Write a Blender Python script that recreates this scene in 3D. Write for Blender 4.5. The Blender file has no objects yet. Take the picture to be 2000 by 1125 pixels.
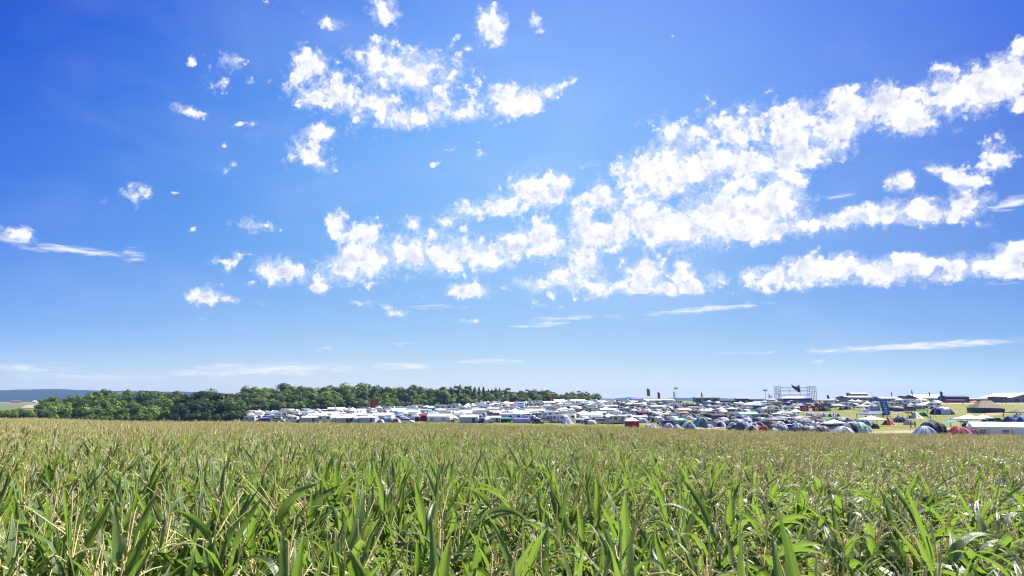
import bpy, bmesh, math, random
import numpy as np
from mathutils import Vector, Matrix

RS = random.Random(7)
sc = bpy.context.scene
COLN = sc.collection
PI = math.pi
R = math.radians

# ------------------------------------------------------------------ camera
CAMZ = 3.3
F = 1333.0
PITCH = math.atan(220.0 / F)
cp, sp = math.cos(PITCH), math.sin(PITCH)
cam_d = bpy.data.cameras.new('camera')
cam_d.lens = 24.0
cam_d.sensor_width = 36.0
cam_d.clip_start = 0.1
cam_d.clip_end = 30000
cam = bpy.data.objects.new('camera', cam_d)
COLN.objects.link(cam)
cam.location = (0, 0, CAMZ)
cam.rotation_euler = (PI / 2 + PITCH, 0, 0)
sc.camera = cam
cam_d.dof.use_dof = True
cam_d.dof.focus_distance = 40
cam_d.dof.aperture_fstop = 5.6


def pdir(px, py):
    a, b = px - 1000.0, 562.5 - py
    return (a, F * cp - b * sp, F * sp + b * cp)


def paz(px, py=782):
    d = pdir(px, py)
    return math.atan2(d[0], d[1])


def proj(x, y, z):
    z = z - CAMZ
    d = y * cp + z * sp
    u = -y * sp + z * cp
    return 1000 + F * x / d, 562.5 - F * u / d


# ------------------------------------------------------------------ terrain
COLS = [
    (0, [(0, -3.3), (120, -5.5), (200, -7.6), (330, -9.4), (600, -11), (1000, -12), (1800, -11), (2800, -6), (6500, -2)]),
    (340, [(0, -3.3), (115, -5.85), (200, -8), (300, -9.6), (450, -9), (800, -8.5), (1800, -8), (2800, -5), (6500, -2)]),
    (600, [(0, -3.3), (112, -5.95), (200, -8), (280, -8.8), (340, -7.8), (430, -7.0), (600, -5), (6500, -2)]),
    (1100, [(0, -3.3), (100, -6.0), (180, -7.7), (240, -8.0), (310, -6.5), (400, -3.9), (480, -1.8), (600, -1.0), (6500, -2)]),
    (1500, [(0, -3.3), (90, -6.4), (150, -7.0), (175, -6.9), (230, -6.9), (300, -5.4), (370, -3.6), (420, -1.4), (520, -0.9), (6500, -2)]),
    (1960, [(0, -3.3), (85, -6.65), (140, -7.35), (167, -7.1), (230, -6.6), (280, -5.0), (330, -3.0), (390, -1.4), (470, -0.9), (6500, -2)]),
]
EDGE = [(0, 120), (340, 115), (600, 112), (1100, 100), (1500, 90), (1960, 85)]
CAZ = np.array([paz(c[0]) for c in COLS])
COLS = [(c, [(d / math.cos(paz(c)), z) for d, z in pr]) for c, pr in COLS]      # the survey gives depths, the tables use ranges
RG = np.concatenate([np.arange(0, 700, 5.0), np.geomspace(700, 6600, 60)])
TAB = []
for c, prof in COLS:
    zz = np.interp(RG, [p[0] for p in prof], [p[1] for p in prof])
    k = np.ones(7) / 7
    n5 = 140
    sm = np.convolve(np.pad(zz[:n5], 3, mode='edge'), k, 'valid')
    zz[3:n5 - 3] = sm[3:n5 - 3]
    TAB.append(zz)
TAB = np.array(TAB)


def ground(x, y):
    x = np.asarray(x, float)
    y = np.asarray(y, float)
    az = np.arctan2(x, y)
    r = np.hypot(x, y)
    a = np.clip(az, CAZ[0], CAZ[-1])
    j = np.clip(np.searchsorted(CAZ, a) - 1, 0, len(CAZ) - 2)
    t = (a - CAZ[j]) / (CAZ[j + 1] - CAZ[j])
    t = t * t * (3 - 2 * t)
    ri = np.interp(r, RG, np.arange(len(RG)))
    i0 = np.clip(ri.astype(int), 0, len(RG) - 2)
    f = ri - i0
    z0 = TAB[j, i0] * (1 - f) + TAB[j, i0 + 1] * f
    z1 = TAB[j + 1, i0] * (1 - f) + TAB[j + 1, i0 + 1] * f
    z = z0 * (1 - t) + z1 * t
    w = np.clip((np.abs(az) - R(60)) / R(40), 0, 1)
    w = w * w * (3 - 2 * w)
    z = z * (1 - w) + (-3.3 - np.minimum(r, 400) * 0.004) * w
    return z + CAMZ


def gz(x, y):
    return float(ground(np.array([x]), np.array([y]))[0])


def edge_r(az):
    return np.interp(az, [paz(p) for p, _ in EDGE], [e / math.cos(paz(p)) for p, e in EDGE])


RM = np.geomspace(60, 6000, 5000)


def hit(px, py):
    """ground point seen at a picture position (used once, to survey the site)"""
    d = pdir(px, py)
    h = math.hypot(d[0], d[1])
    ux, uy, s = d[0] / h, d[1] / h, d[2] / h
    rm = RM[RM > edge_r(math.atan2(ux, uy)) + 6]
    g = ground(ux * rm, uy * rm)
    zz = CAMZ + s * rm
    b = np.nonzero(zz <= g)[0]
    r = rm[b[0]] if len(b) else 600.0
    return ux * r, uy * r, uy * r


def polar(px, r):
    a = paz(px)
    return r * math.tan(a), r


# ------------------------------------------------------------------ mesh builder
class MB:
    def __init__(self):
        self.v, self.f, self.m, self.uv = [], [], [], []

    def add(self, vs, fs, mi=0):
        b = len(self.v)
        self.v += [tuple(p) for p in vs]
        for f in fs:
            self.f.append(tuple(i + b for i in f))
            self.m.append(mi)
        return self

    def box(self, x0, x1, y0, y1, z0, z1, mi=0, tx=0.0, ty=0.0):
        vs = [(x0, y0, z0), (x1, y0, z0), (x1, y1, z0), (x0, y1, z0),
              (x0 + tx, y0 + ty, z1), (x1 - tx, y0 + ty, z1), (x1 - tx, y1 - ty, z1), (x0 + tx, y1 - ty, z1)]
        return self.add(vs, [(0, 3, 2, 1), (4, 5, 6, 7), (0, 1, 5, 4), (1, 2, 6, 5), (2, 3, 7, 6), (3, 0, 4, 7)], mi)

    def tube(self, pts, r, n=6, mi=0, r1=None, cap=True):
        pts = [Vector(p) for p in pts]
        r1 = r if r1 is None else r1
        rings = []
        for i, p in enumerate(pts):
            a = pts[max(i - 1, 0)]
            b = pts[min(i + 1, len(pts) - 1)]
            d = (b - a).normalized()
            s = d.cross(Vector((0, 0, 1)))
            if s.length < 1e-3:
                s = Vector((1, 0, 0))
            s.normalize()
            t = s.cross(d)
            rr = r + (r1 - r) * i / max(1, len(pts) - 1)
            rings.append([p + s * (rr * math.cos(2 * PI * k / n)) + t * (rr * math.sin(2 * PI * k / n)) for k in range(n)])
        vs = [q for ring in rings for q in ring]
        fs = []
        for i in range(len(pts) - 1):
            for k in range(n):
                k2 = (k + 1) % n
                fs.append((i * n + k, (i + 1) * n + k, (i + 1) * n + k2, i * n + k2))
        if cap:
            fs.append(tuple(range(n)))
            fs.append(tuple(reversed(range((len(pts) - 1) * n, len(pts) * n))))
        return self.add(vs, fs, mi)

    def prof(self, pts, y0, y1, mi=0, inset=0.0):
        """closed x-z outline extruded along y"""
        n = len(pts)
        cx = sum(p[0] for p in pts) / n
        cz = sum(p[1] for p in pts) / n
        k = 1 - inset
        ring = lambda y, q: [(cx + (p[0] - cx) * q, y, cz + (p[1] - cz) * q) for p in pts]
        d = min(0.12, (y1 - y0) * .15) if inset else 0
        if inset:
            rows = [ring(y0, k), ring(y0 + d, 1), ring(y1 - d, 1), ring(y1, k)]
        else:
            rows = [ring(y0, 1), ring(y1, 1)]
        vs = [p for rw in rows for p in rw]
        fs = [tuple(range(n))[::-1], tuple(range((len(rows) - 1) * n, len(rows) * n))]
        for i in range(len(rows) - 1):
            for a in range(n):
                b = (a + 1) % n
                fs.append((i * n + a, i * n + b, (i + 1) * n + b, (i + 1) * n + a))
        return self.add(vs, fs, mi)

    def disc(self, cx, y0, y1, cz, r, n=12, mi=0):
        return self.prof([(cx + r * math.cos(2 * PI * k / n), cz + r * math.sin(2 * PI * k / n)) for k in range(n)], y0, y1, mi)

    def mesh(self, name, smooth=False, nmat=1):
        me = bpy.data.meshes.new(name)
        me.from_pydata(self.v, [], self.f)
        if max(self.m, default=0) > 0:
            me.polygons.foreach_set('material_index', self.m)
        if smooth:
            me.polygons.foreach_set('use_smooth', [True] * len(self.f))
        bm = bmesh.new()
        bm.from_mesh(me)
        bmesh.ops.recalc_face_normals(bm, faces=bm.faces)
        bm.to_mesh(me)
        bm.free()
        for _ in range(max(nmat, max(self.m, default=0) + 1)):
            me.materials.append(None)
        return me


# ------------------------------------------------------------------ materials
COL = {
    'white': (.86, .86, .86), 'cream': (.72, .67, .52), 'pale grey': (.50, .50, .52), 'grey': (.27, .27, .29), 'charcoal': (.075, .078, .085),
    'black': (.022, .022, .026), 'navy': (.022, .035, .12), 'dark blue': (.03, .06, .24), 'blue': (.04, .14, .52), 'light blue': (.25, .42, .68),
    'turquoise': (.03, .42, .52), 'teal': (.08, .32, .34), 'mint': (.36, .62, .52), 'green': (.07, .30, .12), 'dark green': (.025, .09, .04),
    'bright green': (.17, .58, .08), 'olive': (.085, .09, .05), 'yellow green': (.42, .46, .10), 'dark red': (.22, .014, .03), 'red': (.52, .035, .04),
    'orange': (.58, .20, .04), 'tan': (.42, .32, .19), 'brown': (.14, .085, .055), 'mauve': (.27, .20, .29), 'pink': (.62, .28, .33),
    'yellow': (.70, .55, .12), 'lavender': (.52, .52, .70), 'purple': (.24, .18, .72), 'rust': (.26, .09, .05), 'silver': (.42, .44, .47),
    'slate': (.12, .15, .20), 'drab': (.19, .155, .10), 'skin': (.48, .28, .19), 'metal': (.38, .40, .43), 'tyre': (.02, .02, .02), 'glass': (.02, .025, .03),
}
MATS = {}


def nt(name):
    m = bpy.data.materials.new(name)
    m.use_nodes = True
    t = m.node_tree
    t.nodes.clear()
    out = t.nodes.new('ShaderNodeOutputMaterial')
    return m, t, out


def N(t, typ, **kw):
    n = t.nodes.new(typ)
    for k, v in kw.items():
        if k in ('op',):
            n.operation = v
        elif k.startswith('i_'):
            n.inputs[k[2:].replace('_', ' ')].default_value = v
        else:
            setattr(n, k, v)
    return n


def math_n(t, op, a, b=None, c=None, clamp=False):
    n = t.nodes.new('ShaderNodeMath')
    n.operation = op
    n.use_clamp = clamp
    for i, v in enumerate((a, b, c)):
        if v is None:
            continue
        if hasattr(v, 'links') or hasattr(v, 'is_linked'):
            t.links.new(v, n.inputs[i])
        else:
            n.inputs[i].default_value = v
    return n.outputs[0]


def mixc(t, fac, a, b, blend='MIX'):
    n = t.nodes.new('ShaderNodeMix')
    n.data_type = 'RGBA'
    n.blend_type = blend
    for sock, v in ((n.inputs[0], fac), (n.inputs[6], a), (n.inputs[7], b)):
        if hasattr(v, 'is_linked'):
            t.links.new(v, sock)
        elif isinstance(v, (int, float)):
            sock.default_value = v
        else:
            sock.default_value = (*v, 1) if len(v) == 3 else v
    return n.outputs[2]


def noise(t, vec, scale, detail=4, rough=.5, dist=0.0):
    n = t.nodes.new('ShaderNodeTexNoise')
    n.inputs['Scale'].default_value = scale
    n.inputs['Detail'].default_value = detail
    n.inputs['Roughness'].default_value = rough
    n.inputs['Distortion'].default_value = dist
    if vec is not None:
        t.links.new(vec, n.inputs['Vector'])
    return n.outputs['Fac']


def sstep(t, x, lo, hi):
    n = t.nodes.new('ShaderNodeMapRange')
    n.interpolation_type = 'SMOOTHSTEP'
    n.inputs['From Min'].default_value = lo
    n.inputs['From Max'].default_value = hi
    t.links.new(x, n.inputs['Value'])
    return n.outputs['Result']


def mat(style, colour):
    key = (style, colour)
    if key in MATS:
        return MATS[key]
    rgb = COL[colour]
    m, t, out = nt(style + ' ' + colour)
    tc = N(t, 'ShaderNodeTexCoord')
    p = N(t, 'ShaderNodeBsdfPrincipled')
    nz = noise(t, tc.outputs['Object'], 1.3 if style != 'glass' else 3.0, 5, .6)
    lo = tuple(c * .82 for c in rgb)
    hi = tuple(min(1, c * 1.08) for c in rgb)
    col = mixc(t, nz, lo, hi)
    t.links.new(col, p.inputs['Base Color'])
    if style == 'fabric':
        p.inputs['Roughness'].default_value = .75
        p.inputs['Specular IOR Level'].default_value = .35
        bmp = N(t, 'ShaderNodeBump')
        bmp.inputs['Strength'].default_value = .5
        bmp.inputs['Distance'].default_value = .12
        t.links.new(noise(t, tc.outputs['Object'], 2.2, 3, .5), bmp.inputs['Height'])
        t.links.new(bmp.outputs[0], p.inputs['Normal'])
        tr = N(t, 'ShaderNodeBsdfTranslucent')
        t.links.new(col, tr.inputs['Color'])
        mx = N(t, 'ShaderNodeMixShader')
        mx.inputs[0].default_value = .22
        t.links.new(p.outputs[0], mx.inputs[1])
        t.links.new(tr.outputs[0], mx.inputs[2])
        t.links.new(mx.outputs[0], out.inputs[0])
        MATS[key] = m
        return m
    if style == 'paint':
        p.inputs['Roughness'].default_value = .32
        p.inputs['Coat Weight'].default_value = .3
    elif style == 'glass':
        p.inputs['Roughness'].default_value = .08
        p.inputs['Specular IOR Level'].default_value = .6
    elif style == 'metal':
        p.inputs['Metallic'].default_value = .6
        p.inputs['Roughness'].default_value = .45
    elif style == 'matte':
        p.inputs['Roughness'].default_value = .9
    t.links.new(p.outputs[0], out.inputs[0])
    MATS[key] = m
    return m


# ------------------------------------------------------------------ object helpers
def tag(o, label=None, cat=None, group=None, kind=None):
    if label:
        o['label'] = label
    if cat:
        o['category'] = cat
    if group:
        o['group'] = group
    if kind:
        o['kind'] = kind
    return o


def link(name, data, parent=None, mats=()):
    o = bpy.data.objects.new(name, data)
    COLN.objects.link(o)
    if parent is not None:
        o.parent = parent
    for i, m in enumerate(mats):
        if i < len(o.material_slots):
            o.material_slots[i].link = 'OBJECT'
            o.material_slots[i].material = m
    return o
# ------------------------------------------------------------------ kinds of camp things
# every kind: (width, depth, height), parts [(name, mesh, style, colour key, index of the parent part or None)]
def dome_pt(W, D, H, th, t, k=1.0):
    c, s = math.cos(th), math.sin(th)
    p = 2.0 + 1.6 * (1 - t)
    q = (abs(c) ** p + abs(s) ** p) ** (-1 / p)
    ridge = 1 + .10 * math.cos(4 * th + PI) * math.sin(PI * min(1, t * 1.15)) - .05 * math.sin(PI * t)
    lean = .05 * W * math.sin(PI * t)
    rr = (1 - t) * ridge * q
    return (W / 2 * rr * c * k + lean * k, D / 2 * rr * s * k, H * (1 - (1 - t) ** 2.25) * k)


def dome_patch(W, D, H, a0, a1, t0, t1, n, m, k=1.0):
    b = MB()
    vs = [dome_pt(W, D, H, a0 + (a1 - a0) * i / n, t0 + (t1 - t0) * j / m, k) for j in range(m + 1) for i in range(n + 1)]
    fs = [(j * (n + 1) + i, j * (n + 1) + i + 1, (j + 1) * (n + 1) + i + 1, (j + 1) * (n + 1) + i) for j in range(m) for i in range(n)]
    return b.add(vs, fs)


def k_dome(W=3.4, D=3.0, H=1.55):
    fly = dome_patch(W, D, H, 0, 2 * PI, 0, 1, 24, 7).mesh('fly')
    pan = dome_patch(W, D, H, -.55 * PI, -.05 * PI, .02, .98, 8, 6, 1.012).mesh('side_panel')
    door = dome_patch(W, D, H, -.66 * PI, -.40 * PI, 0, .66, 6, 6, 1.03).mesh('door')
    ps = []
    for a in (PI / 4, 3 * PI / 4):
        pts = [dome_pt(W, D, H, a, j / 6, 1.02) for j in range(7)] + [dome_pt(W, D, H, a + PI, 1 - j / 6, 1.02) for j in range(1, 7)]
        ps.append(MB().tube(pts, .035, 5).mesh('pole'))
    return (W, D, H), [('fly', fly, 'fabric', 'main', None), ('side_panel', pan, 'fabric', 'second', None), ('door', door, 'fabric', 'door', None),
                       ('pole', ps[0], 'fabric', 'pole', None), ('pole', ps[1], 'fabric', 'pole', None)]


def tun_pt(L, D, H, x, a, k=1.0):
    u = abs(x) / (L / 2)
    s = 1 - .72 * max(0, (u - .42) / .58) ** 1.7
    s *= 1 - .075 * (.5 - .5 * math.cos(x / L * 2 * PI * 3)) * 1.2
    return (x * k, -D / 2 * math.cos(a) * s * k, H * (math.sin(a) ** .85 if a > 0 else 0) * s * k)


def tun_patch(L, D, H, x0, x1, a0, a1, n, m, k=1.0, caps=False):
    b = MB()
    vs, fs = [], []
    for i in range(n + 1):
        for j in range(m + 1):
            vs.append(tun_pt(L, D, H, x0 + (x1 - x0) * i / n, a0 + (a1 - a0) * j / m, k))
    for i in range(n):
        for j in range(m):
            q = i * (m + 1) + j
            fs.append((q, q + 1, q + m + 2, q + m + 1))
    if caps:
        fs.append(tuple(range(m + 1)))
        fs.append(tuple(range(n * (m + 1), (n + 1) * (m + 1)))[::-1])
    return b.add(vs, fs)


def k_tunnel(L=5.2, D=3.2, H=2.0):
    fly = tun_patch(L, D, H, -L / 2, L / 2, 0, PI, 14, 10, 1, True).mesh('fly')
    pan = tun_patch(L, D, H, -L * .12, L * .27, 0.02, PI - .02, 6, 10, 1.012).mesh('side_panel')
    door = tun_patch(L, D, H, -L * .34, -L * .14, 0.0, PI * .40, 3, 6, 1.025).mesh('door')
    hoops = []
    for x in (-L * .33, 0.0, L * .33):
        hoops.append(MB().tube([tun_pt(L, D, H, x, PI * j / 10, 1.02) for j in range(11)], .035, 5).mesh('pole'))
    return (L, D, H), [('fly', fly, 'fabric', 'main', None), ('side_panel', pan, 'fabric', 'second', None), ('door', door, 'fabric', 'door', None)] + \
        [('pole', h, 'fabric', 'pole', None) for h in hoops]


def k_pyramid(W=4.2, D=4.2, H=2.7):
    b = MB()
    n, m = 16, 6
    vs = []
    for j in range(m + 1):
        t = j / m
        for i in range(n):
            a = 2 * PI * i / n
            c, s = math.cos(a), math.sin(a)
            q = 1 / (max(abs(c), abs(s)) * .55 + .45)
            r = (1 - t) ** .9 * q * (1 - .10 * math.sin(PI * t)) + .012
            vs.append((W / 2 * r * c, D / 2 * r * s, H * t))
    fs = [(j * n + i, j * n + (i + 1) % n, (j + 1) * n + (i + 1) % n, (j + 1) * n + i) for j in range(m) for i in range(n)]
    fly = b.add(vs, fs).mesh('canvas')
    d = MB()
    d.add([(-.55, -D * .505, 0), (.55, -D * .505, 0), (.22, -D * .24, H * .56), (-.22, -D * .24, H * .56)], [(0, 1, 2, 3)])
    p = MB()
    p.add([(W * .1, -D * .51, 0), (W * .5, -D * .49, 0), (.06, -.05, H * .97), (.01, -.06, H * .97)], [(0, 1, 2, 3)])
    tip = MB().tube([(0, 0, H * .9), (0, 0, H * 1.06)], .04, 6).mesh('pole')
    return (W, D, H), [('canvas', fly, 'fabric', 'main', None), ('side_panel', p.mesh('side_panel'), 'fabric', 'second', None),
                       ('door', d.mesh('door'), 'fabric', 'door', None), ('pole', tip, 'metal', 'pole', None)]


def roof_pyr(W, D, z0, H, val=.26, sag=.12):
    b = MB()
    n = 24
    vs, fs = [], []
    rows = [(1.0, z0 - val), (1.0, z0)] + [(1 - t, z0 + (H - z0) * (t - sag * math.sin(PI * t))) for t in (.2, .4, .6, .8, .97)]
    for k, z in rows:
        for i in range(n):
            a = 2 * PI * (i + .5) / n
            c, s = math.cos(a), math.sin(a)
            q = 1 / max(abs(c), abs(s))
            dz = -.05 * (i % 2) if (k == 1.0 and z < z0) else 0
            vs.append((W / 2 * k * c * q, D / 2 * k * s * q, z + dz))
    for j in range(len(rows) - 1):
        for i in range(n):
            fs.append((j * n + i, j * n + (i + 1) % n, (j + 1) * n + (i + 1) % n, (j + 1) * n + i))
    fs.append(tuple(range((len(rows) - 1) * n, len(rows) * n)))
    return b.add(vs, fs)


def k_gazebo(W=3.4, D=3.4, H=3.0, wall=False):
    roof = roof_pyr(W, D, 1.95, H, .24, .07).mesh('roof')
    parts = [('roof', roof, 'fabric', 'main', None)]
    for sx in (-1, 1):
        for sy in (-1, 1):
            x, y = sx * (W / 2 - .06), sy * (D / 2 - .06)
            parts.append(('leg', MB().box(x - .045, x + .045, y - .045, y + .045, 0, 1.96).mesh('leg'), 'metal', 'leg', None))
    if wall:
        w = MB()
        w.add([(-W / 2 + .1, -D / 2 + .12, .05), (W / 2 - .1, -D / 2 + .12, .05), (W / 2 - .1, -D / 2 + .12, 1.85), (-W / 2 + .1, -D / 2 + .12, 1.85),
               (-W / 2 + .1, -D / 2 + .16, .05), (W / 2 - .1, -D / 2 + .16, .05), (W / 2 - .1, -D / 2 + .16, 1.85), (-W / 2 + .1, -D / 2 + .16, 1.85)],
              [(0, 1, 2, 3), (7, 6, 5, 4), (0, 4, 5, 1), (3, 2, 6, 7), (0, 3, 7, 4), (1, 5, 6, 2)])
        parts.append(('side_wall', w.mesh('side_wall'), 'fabric', 'second', None))
        w2 = MB().box(W / 2 - .14, W / 2 - .10, -D / 2 + .2, D / 2 - .2, .05, 1.85)
        parts.append(('side_wall', w2.mesh('side_wall'), 'fabric', 'door', None))
    return (W, D, H), parts


def k_awning(W=4.4, D=3.0, H=2.3):
    b = MB()
    n, m = 8, 5
    vs = []
    for th in (0, .035):
        for j in range(m + 1):
            for i in range(n + 1):
                x, y = W * (i / n - .5), D * (j / m - .5)
                z = 1.75 + .45 * (1 - abs(2 * i / n - 1) ** 1.4) - .16 * math.sin(PI * j / m) - .03 * (i % 2) - th
                vs.append((x, y, z))
    o = (n + 1) * (m + 1)
    fs = []
    for j in range(m):
        for i in range(n):
            q = j * (n + 1) + i
            fs += [(q, q + 1, q + n + 2, q + n + 1), (o + q + n + 1, o + q + n + 2, o + q + 1, o + q)]
    tarp = b.add(vs, fs).mesh('tarp')
    parts = [('tarp', tarp, 'fabric', 'main', None)]
    for x, y, z in ((-W / 2 + .05, -D / 2 + .05, 1.75), (W / 2 - .05, -D / 2 + .05, 1.75), (-W / 2 + .05, D / 2 - .05, 1.75), (W / 2 - .05, D / 2 - .05, 1.75), (0, -D / 2 + .06, 2.15)):
        parts.append(('leg', MB().tube([(x, y, 0), (x, y, z)], .04, 5).mesh('leg'), 'metal', 'leg', None))
    return (W, D, H), parts


def gable(L, D, hw, hr, ov=.18):
    """roof sheet with thickness, ridge along x, and its walls"""
    roof = MB()
    ys = [(-D / 2 - ov, hw - .22), (-D / 2 - ov, hw), (0, hr), (D / 2 + ov, hw), (D / 2 + ov, hw - .22)]
    n = 9
    vs, fs = [], []
    for i in range(n):
        x = -L / 2 - ov + (L + 2 * ov) * i / (n - 1)
        for (y, z) in ys:
            vs.append((x, y, z - (.06 if (i % 2 and abs(y) < D / 2) else 0)))
    for i in range(n - 1):
        for j in range(4):
            q = i * 5 + j
            fs.append((q, q + 1, q + 6, q + 5))
    roof.add(vs, fs)
    wall = MB()
    d = D / 2
    wall.add([(-L / 2, -d, 0), (L / 2, -d, 0), (L / 2, -d, hw), (-L / 2, -d, hw), (-L / 2, d, 0), (L / 2, d, 0), (L / 2, d, hw), (-L / 2, d, hw), (-L / 2, 0, hr - .05), (L / 2, 0, hr - .05)],
             [(0, 1, 2, 3), (5, 4, 7, 6), (4, 0, 3, 8, 7), (1, 5, 6, 9, 2)])
    return roof, wall


def k_marquee(L=8.0, D=4.0, hw=2.0, hr=2.95):
    roof, wall = gable(L, D, hw, hr)
    parts = [('roof', roof.mesh('roof'), 'fabric', 'main', None), ('wall', wall.mesh('wall'), 'fabric', 'second', None)]
    n = max(2, int(L / 3.2))
    for k in range(n):
        x = -L / 2 + L * (k + .5) / n - .35
        w = MB()
        for a in range(3):
            for c in range(2):
                w.box(x - .5 + a * .36, x - .5 + a * .36 + .26, -D / 2 - .03, -D / 2 - .006, .55 + c * .5, .93 + c * .5)
        parts.append(('window', w.mesh('window'), 'glass', 'glass', None))
        parts.append(('door', MB().box(x + .75, x + 1.15, -D / 2 - .035, -D / 2 - .006, .08, 1.72).mesh('door'), 'fabric', 'main', None))
    return (L, D, hr), parts


def k_walltent(L=6.0, D=4.0):
    roof, wall = gable(L, D, 2.0, 2.6, .08)
    return (L, D, 2.6), [('roof', roof.mesh('roof'), 'fabric', 'main', None), ('wall', wall.mesh('wall'), 'fabric', 'second', None),
                         ('door', MB().box(L * .18, L * .34, -D / 2 - .03, -D / 2 - .006, 0, 1.8).mesh('door'), 'fabric', 'door', None)]


def wheels(xs, y0, y1, r, parts):
    for x in xs:
        for y, s in ((y0, -1), (y1, 1)):
            ya, yb = (y - .02, y + .2) if s < 0 else (y - .2, y + .02)
            parts.append(('wheel', MB().disc(x, ya, yb, r, r, 12).mesh('wheel'), 'matte', 'tyre', None))
            k = len(parts) - 1
            yc, yd = (y - .035, y - .021) if s < 0 else (y + .021, y + .035)
            parts.append(('rim', MB().disc(x, yc, yd, r, r * .58, 10).mesh('rim'), 'metal', 'silver', k))


def k_caravan(L=5.6, D=2.2, H=2.6):
    x0, x1 = -L / 2, L / 2 - .9
    pr = [(x0 + .12, .45), (x1 - .35, .45), (x1 - .05, .95), (x1, 1.5), (x1 - .28, 2.35), (x1 - .55, 2.56), (x1 - 1.4, 2.6), (x0 + .5, 2.6), (x0 + .12, 2.45), (x0, 1.9), (x0, .8)]
    body = MB().prof(pr, -D / 2, D / 2, inset=.04).mesh('body')
    parts = [('body', body, 'paint', 'main', None)]
    parts.append(('stripe', MB().box(x0 + .06, x1 - .12, -D / 2 - .012, D / 2 + .012, .98, 1.14).mesh('stripe'), 'paint', 'second', None))
    for a, b in ((x0 + .35, x0 + 1.35), (x1 - 1.75, x1 - .65)):
        for y in (-1, 1):
            yy = (-D / 2 - .03, -D / 2 - .004) if y < 0 else (D / 2 + .004, D / 2 + .03)
            parts.append(('window', MB().box(a, b, yy[0], yy[1], 1.4, 2.05).mesh('window'), 'glass', 'glass', None))
    parts.append(('window', MB().box(x1 - .16, x1 + .0, -.75, .75, 1.45, 2.0).mesh('window'), 'glass', 'glass', None))
    parts.append(('door', MB().box(x0 + 1.75, x0 + 2.4, -D / 2 - .035, -D / 2 - .004, .55, 2.3).mesh('door'), 'paint', 'door', None))
    parts.append(('roof_vent', MB().box(-.6, .1, -.35, .35, 2.595, 2.72, tx=.06, ty=.06).mesh('roof_vent'), 'matte', 'second', None))
    parts.append(('drawbar', MB().tube([(x1 - .4, -.5, .48), (L / 2, 0, .5)], .05, 5).tube([(x1 - .4, .5, .48), (L / 2, 0, .5)], .05, 5).mesh('drawbar'), 'metal', 'metal', None))
    wheels([(x0 + x1) / 2 - .1], -D / 2 + .05, D / 2 - .05, .33, parts)
    return (L, D, H), parts


def k_motorhome(L=6.4, D=2.25, H=2.95):
    x0, x1 = -L / 2, L / 2
    pr = [(x0 + .05, .45), (x1 - .25, .40), (x1, .55), (x1, 1.0), (x1 - .85, 1.2), (x1 - 1.25, 1.95), (x1 - .75, 2.15), (x1 - .75, 2.65), (x1 - 1.1, 2.92), (x0 + .25, 2.92), (x0, 2.7)]
    parts = [('body', MB().prof(pr, -D / 2, D / 2, inset=.03).mesh('body'), 'paint', 'main', None)]
    parts.append(('windscreen', MB().add([(x1 - .83, -.9, 1.25), (x1 - .83, .9, 1.25), (x1 - 1.2, .9, 1.95), (x1 - 1.2, -.9, 1.95), (x1 - .87, -.9, 1.23), (x1 - .87, .9, 1.23), (x1 - 1.24, .9, 1.93), (x1 - 1.24, -.9, 1.93)],
                                         [(0, 1, 2, 3), (7, 6, 5, 4), (0, 4, 5, 1), (2, 6, 7, 3), (1, 5, 6, 2), (0, 3, 7, 4)]).mesh('windscreen'), 'glass', 'glass', None))
    for a, b, za, zb in ((x0 + .5, x0 + 1.5, 1.5, 2.1), (x0 + 2.9, x0 + 3.9, 1.5, 2.1), (x1 - 1.95, x1 - 1.3, 1.25, 1.85)):
        for s in (-1, 1):
            yy = (-D / 2 - .03, -D / 2 - .004) if s < 0 else (D / 2 + .004, D / 2 + .03)
            parts.append(('window', MB().box(a, b, yy[0], yy[1], za, zb).mesh('window'), 'glass', 'glass', None))
    parts.append(('door', MB().box(x0 + 1.9, x0 + 2.55, -D / 2 - .035, -D / 2 - .004, .5, 2.35).mesh('door'), 'paint', 'door', None))
    parts.append(('stripe', MB().box(x0 + .1, x1 - 1.4, -D / 2 - .012, D / 2 + .012, .95, 1.1).mesh('stripe'), 'paint', 'second', None))
    wheels([x0 + 1.3, x1 - 1.0], -D / 2 + .05, D / 2 - .05, .36, parts)
    return (L, D, H), parts


def k_van(L=5.0, D=1.95, H=2.1):
    x0, x1 = -L / 2, L / 2
    pr = [(x0, .38), (x1 - .1, .35), (x1, .6), (x1 - .05, 1.0), (x1 - .65, 1.15), (x1 - 1.3, 1.98), (x1 - 1.7, 2.1), (x0 + .2, 2.1), (x0 + .02, 1.9)]
    parts = [('body', MB().prof(pr, -D / 2, D / 2, inset=.05).mesh('body'), 'paint', 'main', None)]
    for a, b in ((x0 + .3, x0 + 1.4), (x0 + 1.55, x0 + 2.6), (x1 - 2.15, x1 - 1.35)):
        for s in (-1, 1):
            yy = (-D / 2 - .02, -D / 2 - .002) if s < 0 else (D / 2 + .002, D / 2 + .02)
            parts.append(('window', MB().box(a, b, yy[0], yy[1], 1.25, 1.82).mesh('window'), 'glass', 'glass', None))
    parts.append(('windscreen', MB().add([(x1 - .66, -.82, 1.2), (x1 - .66, .82, 1.2), (x1 - 1.2, .78, 1.9), (x1 - 1.2, -.78, 1.9), (x1 - .72, -.82, 1.17), (x1 - .72, .82, 1.17), (x1 - 1.26, .78, 1.87), (x1 - 1.26, -.78, 1.87)],
                                         [(0, 1, 2, 3), (7, 6, 5, 4), (0, 4, 5, 1), (2, 6, 7, 3), (1, 5, 6, 2), (0, 3, 7, 4)]).mesh('windscreen'), 'glass', 'glass', None))
    wheels([x0 + .95, x1 - .9], -D / 2 + .04, D / 2 - .04, .33, parts)
    return (L, D, H), parts


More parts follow.
